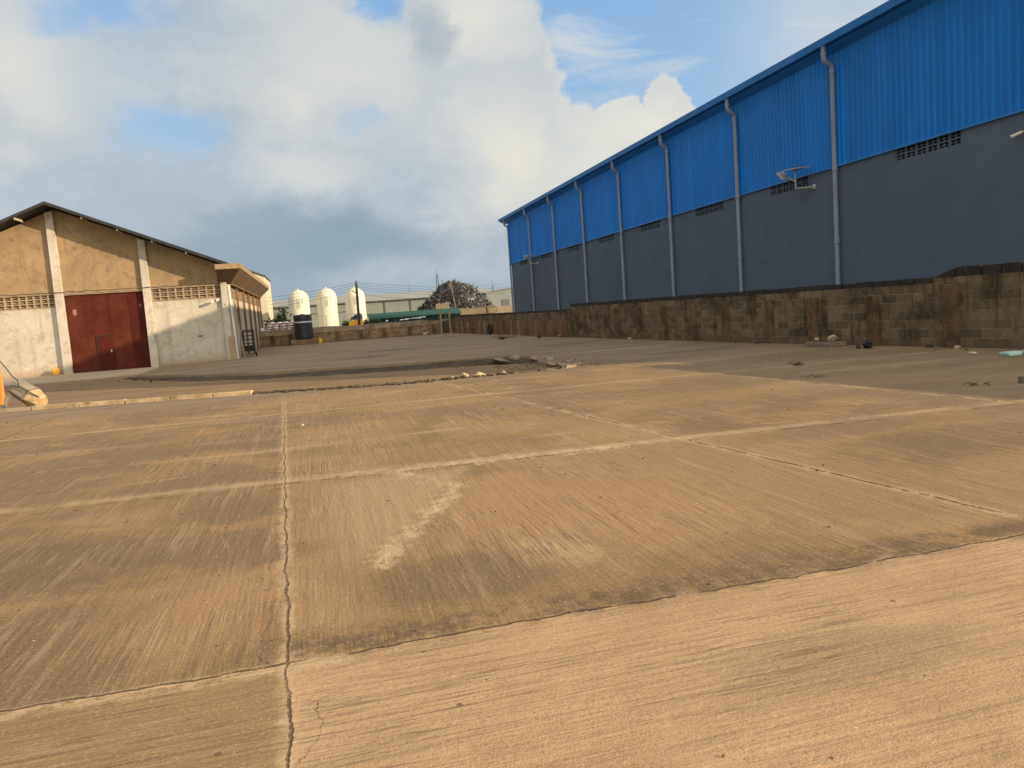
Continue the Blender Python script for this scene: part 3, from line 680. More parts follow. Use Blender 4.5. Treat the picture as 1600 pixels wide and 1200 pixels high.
lb(.122, .58, 1.03, .72, MB()).build('block_end', M['baleend'], B, bevel=.03)
st = MB(); lb(.095, .14, 1.06, 1.06, st); st.build('strap', M['timber'], B)
rp = MB(); rp.tube([Mx @ Vector(p) for p in [(-.55, -.15, .24), (-.2, -.05, .29), (.2, -.04, .30), (.55, .02, .20)]], .012, 6); rp.build('rope', M['wire'], B)
RO = MB(); RO.tube([(KX - .04, KY - .05, 1.32), (-7.52, 21.62, 1.02), (-7.40, 21.6, .80), (-7.30, 21.6, .70), (-7.28, 21.6, .52)], .012, 6)
tag(RO.build('rope', M['wire']), 'thin dark rope sagging from the orange trolley to the tilted block', 'rope')

# ------------------------------------------------------------------ blue warehouse
BX = 16.0; BY0, BY1 = 12.9, 61.4
BW = thing('warehouse', 'long new warehouse clad in blue ribbed sheet over dark grey walls', 'warehouse', (BX, BY0, 0))
gw = MB(); gw.box(BX, BX + .25, BY0, BY1, -.1, 4.88)
pipes = [20.8, 26.4, 32.1, 37.8, 43.5, 49.15, 55.05, 61.25]
vents = [(16.15, 18.45), (22.3, 24.5), (27.7, 30.05), (33.4, 35.7), (39.1, 41.4), (44.75, 47.05), (50.5, 52.8), (56.5, 58.8)]
ys = [BY0] + [v for p in vents for v in p] + [BY1]
for i in range(0, len(ys), 2): gw.box(BX, BX + .25, ys[i], ys[i + 1], 4.8795, 5.5)
gw.box(BX + .002, BX + .25, BY0 + .01, BY1 - .01, 5.27, 5.5)
gw.box(BX + .25, 46, BY1 - .25, BY1, -.1, 8.9); gw.box(BX + .25, 46, BY0, BY0 + .25, -.1, 8.9); gw.box(45.75, 46, BY0 + .25, BY1 - .25, -.1, 8.9)
gw.build('lower_wall', M['greywall'], BW)
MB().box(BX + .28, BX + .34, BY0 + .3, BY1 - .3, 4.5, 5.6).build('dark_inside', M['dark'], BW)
for a, b_ in vents:
    gm = MB(); grille(gm, a, b_, 4.885, 5.265, BX + .012, BX + .05, 6, 2, .055, 'y')
    pit_ = (b_ - a - .055) / 6
    for i in range(6):
        y0_ = a + i * pit_ + .055; ym = (y0_ + a + (i + 1) * pit_) / 2
        for k in range(2):
            z0_ = 4.885 + k * .168 + .045; gm.box(BX + .02, BX + .05, ym - .016, ym + .016, z0_ + .001, z0_ + .095); gm.box(BX + .025, BX + .045, y0_ + .001, a + (i + 1) * pit_ - .001, z0_ + .05, z0_ + .066)
    gm.build('vent_grille', M['greywall'], BW)
# ribbed sheet, real profile
sh = MB(); y = BY0 - .05; prof = []; pitch = .22
while y < BY1 + .02:
    prof += [(y, 0), (y + .11, 0), (y + .135, -.032), (y + .195, -.032)]; y += pitch
prof = [p for p in prof if p[0] <= BY1 + .05]
vs = []
for (yy, dx) in prof: vs += [(BX - .03 + dx, yy, 5.28), (BX - .03 + dx, yy, 8.66)]
sh.add(vs, [(2 * i, 2 * i + 2, 2 * i + 3, 2 * i + 1) for i in range(len(prof) - 1)])
sh.build('ribbed_cladding', M['blue'], BW)
MB().box(BX - .085, BX - .003, BY0 - .05, BY1 + .05, 5.225, 5.278).build('drip_trim', M['bluetrim'], BW)
MB().box(BX - .08, BX + .3, BY1 + .002, BY1 + .09, 5.28, 8.66).build('corner_flashing', M['blue'], BW)
# soffit, gutter and roof
sf = MB(); sf.prism([(BX - .03, 8.60), (BX + .2, 8.60), (BX + .2, 8.74), (15.62, 8.74), (15.62, 8.73)], BY0 - .3, BY1 + 1.15)
sf.build('soffit', M['bluetrim'], BW)
gt = MB(); gt.prism([(15.49, 8.79), (15.72, 8.775), (15.72, 8.97), (15.69, 8.97), (15.68, 8.81), (15.51, 8.81), (15.47, 8.99), (15.44, 8.99)], BY0 - .35, BY1 + 1.25)
gt.build('gutter', M['bluetrim'], BW)
rfb = MB(); rfb.prism([(15.60, 9.00), (31, 11.2), (46.6, 8.94), (46.6, 8.86), (31, 11.1), (15.60, 8.92)], BY0 - .3, BY1 + 1.2); rfb.build('roof', M['bluetrim'], BW)
for a, b_ in ((BY1 - .2, BY1 - .01), (BY0 + .01, BY0 + .2)): MB().prism([(BX + .26, 8.88), (45.7, 8.88), (31, 11.05)], a, b_).build('gable_wall', M['blue'], BW)
for y in pipes + [13.6]:
    p = MB(); px = BX - .14
    p.tube([(15.58, y, 8.80), (15.58, y, 8.46), (15.59, y, 8.40), (15.63, y, 8.36), (px - .08, y, 8.26), (px - .02, y, 8.22), (px, y, 8.14), (px, y, 7.9), (px, y, 2.4), (px, y, .0)], .074, 12)
    q = p.build('downpipe', M['pipe'], BW, smooth=40)
    for z in (2.9, 5.1, 8.0):
        MB().lathe((px, y, z), [(.07, 0), (.09, .01), (.09, .12), (.07, .13)], 14).build('collar', M['pipe'], q, smooth=40)
        MB().box(px + .08, BX - .002, y - .02, y + .09, z + .04, z + .07).build('clip', M['pipe'], q)
    MB().lathe((15.58, y, 8.50), [(.07, 0), (.09, .01), (.09, .10), (.07, .11)], 14).build('collar', M['pipe'], q, smooth=40)
# solar lamps on the wall
def solar_lamp(label, y, z):
    T = thing('solar_lamp', label, 'solar lamp', (BX, y, z)); X0 = BX - .55
    MB().tube([(BX - .02, y - .25, z), (X0, y, z), (X0, y, z + .58)], .035, 8).build('bracket', M['galv'], T)
    MB().lathe((BX - .04, y - .25, z), [(.07, -.07), (.08, 0), (.07, .07)], 10).build('wall_flange', M['galv'], T)
    A = Matrix.Translation((X0, y, z + .60)) @ Matrix.Rotation(R(3), 4, 'X') @ Matrix.Rotation(R(-4), 4, 'Y') @ Matrix.Scale(.85, 4)
    pn = MB().box(-.28, .28, -.45, .45, 0, .03, A).build('solar_panel', M['solar'], T)
    fr = MB()
    for q in ((-.30, -.281, -.47, .47), (.281, .30, -.47, .47), (-.28, .28, -.47, -.451), (-.28, .28, .451, .47)): fr.box(q[0], q[1], q[2], q[3], -.005, .04, A)
    fr.build('frame', M['galv'], pn)
    A2 = Matrix.Translation((X0 - .12, y + .32, z + .36)) @ Matrix.Rotation(R(38), 4, 'X')
    lh = MB().box(-.14, .14, -.03, .42, -.04, .03, A2).build('lamp_head', M['galv'], T, bevel=.015)
    MB().box(-.12, .12, .05, .38, -.05, -.042, A2).build('lens', M['paleband'], lh)
    MB().tube([(X0, y, z + .22), (X0 - .1, y + .28, z + .40)], .025, 6).build('arm', M['galv'], T)
solar_lamp('nearer solar lamp on an angled bracket beside the second vent grille', 22.2, 4.82)
solar_lamp('farthest solar lamp, tiny on its bracket beside a distant downpipe', 53.9, 4.75)
CM = thing('security_camera', 'white bullet security camera on the blue warehouse at the right edge', 'camera', (BX, 14.45, 4.8))
MB().tube([(BX - .04, 14.28, 5.27), (BX - .04, 14.28, 4.83)], .022, 8).build('conduit', M['whitepaint'], CM)
MB().lathe((BX - .06, 14.28, 4.79), [(.05, -.06), (.06, 0), (.05, .06)], 12).build('junction_box', M['whitepaint'], CM)
MB().tube([(BX - .06, 14.30, 4.80), (BX - .15, 14.40, 4.75)], .016, 8).build('arm', M['whitepaint'], CM)
MB().tube([(BX - .12, 14.37, 4.765), (BX - .30, 14.49, 4.69)], .036, 12).build('camera_body', M['whitepaint'], CM, smooth=40)

# ------------------------------------------------------------------ boundary wall
wl_pts = [(-14, 17.4), (5, 15.4), (12.7, 14.47), (15.2, 14.15), (17, 13.93), (21, 13.40), (25, 13.1), (30.5, 12.65), (36.05, 12.2), (43, 11.82), (50, 11.55), (56, 11.2), (61.9, 10.75)]
def wx(y):
    for (a, xa), (b_, xb) in zip(wl_pts, wl_pts[1:]):
        if a <= y <= b_: return xa + (xb - xa) * (y - a) / (b_ - a)
    return wl_pts[-1][1]
BWL = thing('boundary_wall', 'weathered grey concrete block wall running along the blue warehouse', 'wall', (12.6, 36, 0))
def wallstrip(y0, y1, z0, z1, d0, d1, step=.45, jag=0):
    g = MB(); ys_ = [y0]
    while ys_[-1] < y1 - 1e-4: ys_.append(min(y1, ys_[-1] + step))
    n = len(ys_); vs = []
    for y in ys_:
        x = wx(y); vs += [(x + d0, y, z0), (x + d0, y, z1), (x + d1, y, z1), (x + d1, y, z0)]
    fs = [(0, 1, 2, 3), tuple((n - 1) * 4 + k for k in (3, 2, 1, 0))]
    for i in range(n - 1):
        for k in range(4): fs.append((4 * i + k, 4 * i + (k + 1) % 4, 4 * i + 4 + (k + 1) % 4, 4 * i + 4 + k))
    g.add(vs, fs); return g
for (a, b_, h) in ((-14, 12.6, 2.22), (12.601, 15.2, 1.62), (15.201, 36.0, 1.50), (36.001, 61.9, 1.28)):
    wallstrip(a, b_, -.1, h, 0, .2).build('block_wall', M['block'], BWL)
# loose dark coping blocks along the top, each a little out of line, kept as one course per run
def coping(y0, y1, z, hgt):
    g = MB(); y = y0
    while y < y1 - .1:
        L_ = min(.44, y1 - y - .005)
        dz = rnd.uniform(-.012, .012); dx = rnd.uniform(-.015, .015); xm = wx(y + L_ / 2); x0 = wx(y); x1 = wx(y + L_)
        A = Matrix.Translation((xm, y + L_ / 2, z + .002)) @ Matrix.Rotation(math.atan2(x0 - x1, L_) + R(rnd.uniform(-1, 1)), 4, 'Z')
        g.box(-.012 + dx, .21 + dx, -L_ / 2 + .006, L_ / 2 - .006, 0, hgt + dz, A)
        y += .45
    return g.build('coping_course', M['coping'], BWL, bevel=.008)
coping(12.62, 14.6, 1.62, .21); coping(15.25, 36, 1.5, .135); coping(36.1, 61.8, 1.28, .10)
A = MB(); A.prism([(14.62, 1.622), (15.19, 1.622), (14.62, 1.80)], wx(15) - .01, wx(15) + .19, 'x'); A.build('broken_block', M['coping'], BWL)
for i, (y, h, w_) in enumerate([(8.5, 1.7, .3), (11.2, 1.6, .3), (14.66, 1.42, .34), (16.9, 1.28, .30), (18.97, 1.30, .28), (20.75, 1.28, .24), (23.0, 1.34, .24), (24.96, 1.30, .2), (27.1, 1.26, .2), (29.05, 1.36, .18), (31.0, 1.3, .18), (32.9, 1.3, .16), (34.3, 1.3, .16), (36.1, 1.3, .22)]):
    x = wx(y); MB().box(x - .13, x + .02, y - w_ / 2, y + w_ / 2, -.05, h + .02 * (i % 3)).build('pillar', M['pillar'], BWL, bevel=.02)
wallstrip(36.25, 61.0, -.05, .88, -.16, -.003, .8).build('panel_base', M['panel'], BWL)
y = 37.6
while y < 60.5:
    x = wx(y) - .16; ln = rnd.uniform(-.06, .06)
    MB().prism([(y - .06, -.05), (y + .06, -.05), (y + .05 + ln, .90), (y - .05 + ln, .90)], x - .10, x + .02, 'x').build('rib', M['panel_grey'] if rnd.random() < .55 else M['pillar'], BWL); y += 1.55

# far wall with pillars
FW = thing('boundary_wall', 'low brown block wall closing the far end of the yard', 'wall', (3, 62.2, 0))
w = MB(); xs = [-9.0 + .6 * i for i in range(33)]
top = lambda x: 1.22 + .03 * math.sin(x * 1.7) - .012 * max(0, x) + (.05 if 4.8 < x < 8.4 else 0)
for i in range(len(xs) - 1):
    a, b_ = xs[i], xs[i + 1]
    w.add([(a, 62, -.1), (b_, 62, -.1), (b_, 62, top(b_)), (a, 62, top(a)), (a, 62.22, -.1), (b_, 62.22, -.1), (b_, 62.22, top(b_)), (a, 62.22, top(a))], [(0, 1, 2, 3), (7, 6, 5, 4), (3, 2, 6, 7)])
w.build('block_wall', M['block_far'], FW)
w = MB()  # paler band over the upper part of the far wall
for i in range(len(xs) - 1):
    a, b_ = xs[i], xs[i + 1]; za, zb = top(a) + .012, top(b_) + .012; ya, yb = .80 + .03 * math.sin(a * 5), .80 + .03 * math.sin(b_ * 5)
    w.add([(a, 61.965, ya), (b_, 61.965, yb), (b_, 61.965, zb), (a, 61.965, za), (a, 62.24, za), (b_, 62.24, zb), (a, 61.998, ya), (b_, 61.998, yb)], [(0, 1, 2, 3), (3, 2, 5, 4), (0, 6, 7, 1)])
w.build('upper_course', simple('upper_course_pale', (.30, .225, .145), .95, .45, 1.6, dirt=(.15, .105, .065), streak=True, bump=.015), FW)
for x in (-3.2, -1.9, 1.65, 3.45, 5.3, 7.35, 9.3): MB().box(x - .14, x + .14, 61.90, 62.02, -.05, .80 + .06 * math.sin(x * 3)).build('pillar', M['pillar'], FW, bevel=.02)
# goal-like gate frame before the corner
GF = thing('gate_frame', 'grey timber gate frame with a dark gap at the far corner', 'gate frame', (10.2, 61.6, 0))
for x, h in ((9.86, 1.82), (10.58, 1.72)): MB().box(x - .065, x + .065, 61.45, 61.6, 0, h).build('post', M['grille'], GF)
MB().box(9.91, 10.53, 61.52, 61.58, 1.06, 1.15).build('crossbar', M['grille'], GF)
MB().box(9.91, 10.53, 61.56, 61.61, .03, 1.0).build('dark_panel', simple('gate_dark', (.075, .055, .04), .95, .3), GF)
MB().box(10.25, 10.31, 61.50, 61.55, 1.0, 1.75).build('stake', M['panel_grey'], GF)

# ------------------------------------------------------------------ water tank on its plinth
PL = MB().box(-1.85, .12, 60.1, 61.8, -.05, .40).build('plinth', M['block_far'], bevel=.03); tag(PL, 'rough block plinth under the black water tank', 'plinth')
TK = thing('water_tank', 'black plastic water tank with a pale band on a block plinth', 'water tank', (-.84, 60.95, .40))
prof = [(.60, 0), (.66, .03)]
for k in range(9): prof += [(.675, .10 + k * .145), (.69, .14 + k * .145), (.675, .19 + k * .145)]
prof += [(.68, 1.45), (.68, 1.80), (.66, 1.86), (.60, 1.87), (.58, 1.80)]
MB().lathe((-.84, 60.95, .402), prof, 32).build('body', M['blackplastic'], TK, smooth=30)
MB().lathe((-.84, 60.95, 1.66), [(.69, 0), (.70, .01), (.70, .085), (.69, .095)], 32).build('band', M['paleband'], TK, smooth=30)
MB().lathe((-.84, 60.95, 2.2), [(.55, 0), (.5, .05), (.2, .08), (.19, .12), (.05, .12)], 24).build('lid', M['blackplastic'], TK, smooth=30)
J2 = thing('jerrycan', 'yellow jerrycan beside the plinth of the black tank', 'jerrycan', (.33, 60.9, 0))
MB().box(.2, .46, 60.8, 61.0, 0, .34).build('body', M['yellow'], J2, bevel=.05); MB().tube([(.24, 60.9, .33), (.26, 60.9, .42), (.38, 60.9, .42), (.4, 60.9, .33)], .02, 6).build('handle', M['yellow'], J2)
MB().lathe((.42, 60.9, .33), [(.03, 0), (.03, .07)], 8).build('cap', M['rubber'], J2)

# red and white sacks stacked past the far wall
PT = MB().box(-3.9, -1.2, 62.6, 63.8, .9, 1.1).build('loading_platform', M['timber']); tag(PT, 'low dark platform carrying the stacked sacks past the far wall', 'platform')
for x in (-3.8, -1.35): MB().box(x, x + .12, 62.7, 63.7, -.1, .898).build('leg', M['timber'], PT)
sk0 = None; rowl = ['bottom', 'second', 'third', 'top']
def sack_mesh():
    g = MB(); n = 10; mseg = 14
    for i in range(n + 1):
        t_ = i / n; e = max(.15, math.sin(math.pi * min(max(t_, .04), .96)) ** .4)
        for k in range(mseg):
            a = 2 * math.pi * k / mseg; g.v.append((-.26 + .52 * t_, .30 * e * math.copysign(abs(math.cos(a)) ** .7, math.cos(a)), .10 * e * math.copysign(abs(math.sin(a)) ** .7, math.sin(a))))
    for i in range(n):
        for k in range(mseg): g.f.append((i * mseg + k, i * mseg + (k + 1) % mseg, (i + 1) * mseg + (k + 1) % mseg, (i + 1) * mseg + k))
    g.f.append(tuple(range(mseg - 1, -1, -1))); g.f.append(tuple(n * mseg + k for k in range(mseg))); return g
sm_, t_, b_ = material('red_white_sack'); ob = t_.obj(); X_, Y_, Z_ = t_.sep(ob)
ring = t_.ss(t_.noise(t_.scale(ob, (6, 9, 14)), 1.0, 3, .6), .38, .48)
fin(t_, b_, t_.mix(ring, (.50, .07, .07), (.82, .76, .72)), .6, None, 0, .4)
sm_obj = None
for r_i, (cnt, x0) in enumerate([(5, -3.55), (5, -3.5), (5, -3.42), (4, -3.2)]):
    for k in range(cnt):
        if sm_obj is None: o = sm_obj = sack_mesh().build('sack', sm_, smooth=True)
        else: o = sm_obj.copy(); COL.objects.link(o)
        o.location = (x0 + k * .53 + rnd.uniform(-.03, .03), 63.0 + rnd.uniform(-.05, .05), 1.205 + r_i * .185)
        o.rotation_euler = (0, R(rnd.uniform(-4, 4)), R(rnd.uniform(-6, 6)))
        tag(o, f'red and white sack, {["leftmost", "second from left", "middle", "second from right", "rightmost"][k] if cnt == 5 else ["leftmost", "left-middle", "right-middle", "rightmost"][k]} in the {rowl[r_i]} layer of the stack', 'sack', 'stacked red and white sacks')
tag(MB().rock((-3.95, 62.6, 1.35), .18, .18, .25, 5).build('sack', M['sackwhite'], smooth=True), 'lone white sack slumped left of the sack stack', 'sack')

# shrubs behind
def shrub(label, c, rx, ry, rz, n, seed):
    T = thing('shrub', label, 'shrub', (c[0], c[1], -.1)); rr = random.Random(seed); g = MB()
    tr = MB()
    for k in range(6):
        a = rr.uniform(0, 6.28); tr.tube([(c[0], c[1], -.1), (c[0] + .2 * math.cos(a), c[1] + .2 * math.sin(a), c[2] * .6), (c[0] + rx * .6 * math.cos(a), c[1] + ry * .6 * math.sin(a), c[2] + rz * .5)], [.06, .04, .015], 6)
    tr.build('stem', M['wood_dark'], T)
    cl = [(rr.gauss(0, .42), rr.gauss(0, .42), rr.gauss(0, .36)) for _ in range(16)]
    for i in range(n):
        q = rr.choice(cl); p = Vector((c[0] + rx * (q[0] + rr.gauss(0, .2)), c[1] + ry * (q[1] + rr.gauss(0, .2)), c[2] + rz * (q[2] + rr.gauss(0, .2))))
        d1 = Vector((rr.gauss(0, 1), rr.gauss(0, 1), rr.gauss(0, .6))).normalized() * rr.uniform(.12, .24); d2 = d1.cross(Vector((rr.gauss(0, 1), rr.gauss(0, 1), rr.gauss(0, 1)))).normalized() * .06
        g.add([p - d1, p + d2, p + d1, p - d2], [(0, 1, 2, 3)])
    g.build('foliage', M['foliage'], T); return T
shrub('dark green bushy shrub behind the red and white sacks', (-2.9, 68, 1.7), 1.3, 1.0, 1.1, 900, 1)
shrub('low green shrub between the black tank and the sacks', (-1.6, 70, 1.4), 1.0, .8, .8, 500, 2)
shrub('small green weed clump right of the orange loader', (4.9, 76.5, 1.15), .5, .5, .55, 240, 3)
shrub('tiny green weed clump at the foot of the middle silo', (3.3, 84, 1.2), .6, .5, .5, 240, 4)
shrub('green weeds at the left end of the green shed', (5.9, 77.6, 1.1), .6, .5, .5, 240, 5)

# cream building behind the warehouse
CB = thing('building', 'narrow cream rendered building rising behind the old warehouse', 'building', (-6.5, 78, -.1))
MB().prism([(-11, -.1), (-4.05, -.1), (-4.05, 6.1), (-11, 8.9)], 74, 84).build('wall', M['cream'], CB)
MB().prism([(-11.2, 9.02), (-3.95, 6.12), (-3.95, 6.24), (-11.2, 9.16)], 73.9, 84.2).build('roof', M['darkline'], CB)

# ------------------------------------------------------------------ silos
sl = ['leftmost white domed silo, partly behind the black water tank', 'middle white domed silo of the three', 'rightmost white domed silo behind the dark utility pole']
def silo(x, y, ztop, r):
    T = thing('silo', '', 'silo', (x, y, -.1), 'white domed silos past the far wall')
    zc = ztop - r; prof = [(r, -.1), (r, zc)] + [(r * math.cos(a), zc + r * math.sin(a)) for a in [math.pi / 2 * k / 10 for k in range(1, 11)]]
    prof[-1] = (.02, ztop)
    MB().lathe((x, y, 0), prof, 40).build('shell', M['silo'], T, smooth=50)
    s_ = MB()
    for z in (2.4,): s_.lathe((x, y, z), [(r + .001, -.012), (r + .02, -.006), (r + .02, .02), (r + .001, .026)], 40)
    for a in (-1.0, -1.75):
        s_.box(x + (r + .005) * math.cos(a) - .015, x + (r + .005) * math.cos(a) + .015, y + (r + .005) * math.sin(a) - .02, y + (r + .005) * math.sin(a) + .01, -.1, 2.38)
    s_.build('seam', M['seam'], T)
    v = MB(); v.lathe((x, y, ztop - .01), [(.09, 0), (.09, .08), (.12, .09), (.12, .12), (.02, .15)], 12); v.build('vent_cap', M['silo'], T)
    ld = MB()
    for dx in (-.12, .12): ld.tube([(x + dx, y - r - .06, 3.6), (x + dx, y - r - .05, zc), (x + dx, y - r * .8, zc + r * .64)], .02, 5)
    for k in range(6): ld.tube([(x - .12, y - r - .055, 3.7 + .14 * k), (x + .12, y - r - .055, 3.7 + .14 * k)], .014, 5)
    ld.build('ladder', M['seam'], T)
    hp = MB(); hp.tube([(x + .5, y - r * .93, zc + .1), (x + .5, y - r * .93 - .1, zc + .1), (x + .5, y - r * .93 - .1, zc - .5)], .03, 6); hp.build('pipe', M['seam'], T)
    return T
for i, (x, zt) in enumerate([(-1.72, 6.02), (1.83, 6.05), (5.52, 5.90)]): silo(x, 105, zt, 1.33)['label'] = sl[i]

# ------------------------------------------------------------------ far sheds
FB = thing('warehouse', 'far grey-green sheet warehouse with a long pale roof behind the silos', 'warehouse', (15, 165, -.1))
MB().box(-25, 37, 160, 185, -.1, 5.25).build('wall', M['farwall'], FB)
MB().prism([(159.6, 5.35), (172, 6.9), (185, 5.35), (185, 5.25), (159.6, 5.25)], -25.5, 37.5, 'x').build('roof', M['farroof'], FB)
MB().box(-25.3, 37.3, 159.45, 159.62, 5.02, 5.26).build('gutter', M['darkline'], FB)
for x in (-5.5, 4.2, 14.3, 19.6, 27): MB().box(x - .09, x + .09, 159.8, 159.98, -.1, 5.0).build('downpipe', M['darkline'], FB)
MB().box(-.5, 9, 159.85, 159.97, 3.35, 3.5).build('cable_tray', M['darkline'], FB)
MB().box(-8.9, -8.75, 159.3, 159.45, 5.0, 7.6).build('flue', M['darkline'], FB)
GB = thing('warehouse', 'far grey gable-ended shed with a dark doorway beside the blue warehouse', 'warehouse', (40, 150, -.1))
MB().prism([(33.5, -.1), (45, -.1), (45, 6.6), (33.5, 5.05)], 150, 165).build('wall', M['fargrey'], GB)
MB().prism([(33.2, 5.06), (45, 6.65), (45, 6.75), (33.2, 5.16)], 149.7, 165).build('roof', M['farroof'], GB)
MB().box(36.6, 38.1, 149.9, 149.98, -.1, 3.6).build('door', M['darkline'], GB)
# green shed
GS = thing('shed', 'long low dark green shed in front of the scrap heap', 'shed', (10, 80, -.1))
MB().box(5.6, 14.95, 80, 83, -.1, 1.62).build('wall', M['green'], GS)
MB().prism([(79.75, 1.58), (81.6, 2.12), (83.2, 2.12), (83.2, 2.0), (79.75, 1.50)], 5.5, 15.05, 'x').build('roof', M['greenroof'], GS)
for x in (5.6, 8.1, 10.6, 12.6, 14.9): MB().box(x - .05, x + .05, 79.9, 79.985, -.1, 1.5).build('post', M['darkline'], GS)
# ochre wall with razor wire
OW = thing('boundary_wall', 'pale ochre wall right of the green shed', 'wall', (20, 85, -.1))
MB().box(15.5, 30, 85, 85.2, -.1, 2.0).build('panel', M['ochrewall'], OW)
for x in (15.6, 19.1, 22.6): MB().box(x - .12, x + .12, 84.9, 84.985, -.1, 2.12).build('pillar', M['timber'], OW)
RZ = MB(); pts = []
for i in range(260): a = i * .42; pts.append((wx(58 - i * .05) + .1 + .0 * a, 58 - i * .05, 1.60 + .22 * math.sin(a)) if False else (wx(59 - i * .035) + .1 + .22 * math.cos(a), 59 - i * .035, 1.60 + .22 * math.sin(a)))
RZ.tube(pts, .010, 4, False); tag(RZ.build('razor_wire', M['rust']), 'rusty coil of razor wire on the far end of the block wall', 'razor wire')

# scrap heap
def heap(name, cx, cy, W_, D_, H_, n, mat, seed, cols, zb=-.1, lump=None):
    rr = random.Random(seed); g = MB(); cs = []
    def hz(u, v):
        r = math.hypot(u, v)
        return min(1 - .12 * r, max(0, 1 - r) * 1.38 + .02) * (1 - .10 * max(0, u)) * (1 + .04 * math.sin(9 * u + 2) + .05 * math.sin(9 * v + 4 * u))
    N = 26
    for i in range(N + 1):
        for k in range(N + 1):
            u, v = -1 + 2 * i / N, -1 + 2 * k / N; g.v.append((cx + u * W_, cy + v * D_, zb + H_ * hz(u, v) * .95 + rr.uniform(-.1, .05)))
    for i in range(N):
        for k in range(N): g.f.append((i * (N + 1) + k, (i + 1) * (N + 1) + k, (i + 1) * (N + 1) + k + 1, i * (N + 1) + k + 1)); cs.append((.06, .05, .04))
    for i in range(n):
        a = rr.uniform(0, 6.283); r = math.sqrt(rr.random()); u, v = r * math.cos(a), r * math.sin(a)
        if v > .35: v = -v
        z = zb + H_ * hz(u, v) + rr.uniform(-.1, .22); p = Vector((cx + u * W_, cy + v * D_, z))
        s = rr.choice([.1, .14, .2, .3]) * rr.uniform(.7, 1.5); A = Matrix.Translation(p) @ Matrix.Rotation(rr.uniform(0, 6), 4, 'Z') @ Matrix.Rotation(rr.uniform(-1.5, 1.5), 4, 'X') @ Matrix.Rotation(rr.uniform(-1.5, 1.5), 4, 'Y')
        f0 = len(g.f); k = rr.random()
        if k < .35: g.box(-s, s, -s * .6, s * .6, -.012, .012, A)
        elif k < .7: g.box(-s * 2, s * 2, -.03, .03, -.03, .03, A)
        else: g.box(-s * .6, s * .6, -s * .5, s * .5, -s * .4, s * .4, A)
        cw = list(cols)
        if u > .05: cw += cols[5:] * 2  # right side paler: the heap's shaded left slope is put into the tints
        c = rr.choice(cw); j = rr.uniform(.7, 1.3); cs += [tuple(min(.9, x * j) for x in c)] * (len(g.f) - f0)
    o = g.build(name, mat, colors=cs); return o
SC = [(.038, .038, .040), (.026, .027, .030), (.065, .062, .060), (.05, .038, .032), (.02, .021, .025), (.095, .093, .092), (.09, .07, .055), (.24, .24, .25)]
hp = heap('scrap_heap', 20.4, 112.5, 7.4, 6, 5.75, 6000, M['tint'], 11, SC); tag(hp, 'tall dark heap of mixed scrap metal beyond the green shed', 'scrap heap')
PO = MB().tube([(19.1, 104.5, -.1), (18.75, 104.5, 3.5), (18.35, 104.5, 5.95)], [.09, .08, .07], 8).build('pole', M['panel_grey']); tag(PO, 'thin pale leaning pole in front of the scrap heap', 'pole')
FN = thing('fence_panel', 'short ochre slatted panel at the foot of the scrap heap', 'fence panel', (16.3, 100, -.1))
for k in range(9): MB().box(15.5 + k * .2, 15.64 + k * .2, 100, 100.04, -.1, 2.9 + .05 * (k % 3)).build('slat', M['ochrewall'], FN)
MB().box(15.45, 17.3, 100.042, 100.09, 2.3, 2.42).build('rail', M['ochrewall'], FN)

# orange loader
V = thing('loader', 'small orange loader with a dark cab past the far wall', 'loader', (3.85, 76, -.1))
MB().prism([(3.2, .55), (4.55, .55), (4.55, 1.60), (3.75, 1.60), (3.7, 1.5), (3.25, 1.45)], 75.3, 76.8).build('body', M['vehicle'], V, bevel=.03)
cbn = MB().prism([(3.32, 1.605), (4.5, 1.605), (4.5, 2.06), (4.36, 2.14), (3.9, 2.1), (3.36, 1.8)], 75.4, 76.7).build('cab', M['glass'], V, bevel=.03)
MB().box(3.7, 4.54, 75.35, 76.75, 2.145, 2.19).build('roof', M['blacksteel'], cbn)
for x in (3.45, 4.3):
    for y in (75.15, 76.85):
        wh = MB().lathe((x, y - .12, .33), [(.2, 0), (.42, .02), (.43, .12), (.42, .22), (.2, .24)], 20, 'y').build('wheel', M['rubber'], V, smooth=40)
        MB().lathe((x, y - .13, .33), [(.03, 0), (.18, .01), (.18, .25), (.03, .26)], 14, 'y').build('rim', M['yellow'], wh)
MB().prism([(2.85, .3), (3.2, .5), (3.18, 1.1), (2.95, .9)], 75.4, 76.7).build('bucket', M['yellow'], V)

# ------------------------------------------------------------------ utility pole, wires, masts
UP = thing('utility_pole', 'dark timber utility pole in front of the rightmost silo', 'utility pole', (3.98, 72, -.1))
MB().tube([(3.95, 72, -.1), (4.03, 72, 5.1)], [.14, .10], 10).build('pole', M['wood_dark'], UP, smooth=40)
MB().tube([(3.62, 72, 4.22), (4.03, 71.88, 3.98)], .035, 6).build('brace', M['wood_dark'], UP)
for z in (4.95, 4.75, 4.55, 4.35): MB().lathe((4.03, 71.86, z), [(.03, -.04), (.045, 0), (.03, .05)], 8).build('insulator', M['seam'], UP)
def wire(a, b_, sag, label, r=.011):
    pts = [tuple(a[i] * (1 - f) + b_[i] * f - (sag * 4 * f * (1 - f) if i == 2 else 0) for i in range(3)) for f in [k / 16 for k in range(17)]]
    tag(MB().tube(pts, r, 4).build('power_line', M['wire']), label, 'power line', 'overhead power lines at the utility pole')
for k, z in enumerate((4.97, 4.77, 4.57, 4.37)):
    nm = ['topmost', 'second', 'third', 'lowest'][k]
    wire((4.02, 71.9, z), (-14, 78, z - .55 - .28 * k), .55, f'{nm} power line running left from the utility pole')
    wire((4.04, 72.1, z), (34, 135, z + 1.2 - .35 * k), .5, f'{nm} power line running right from the utility pole', .013)
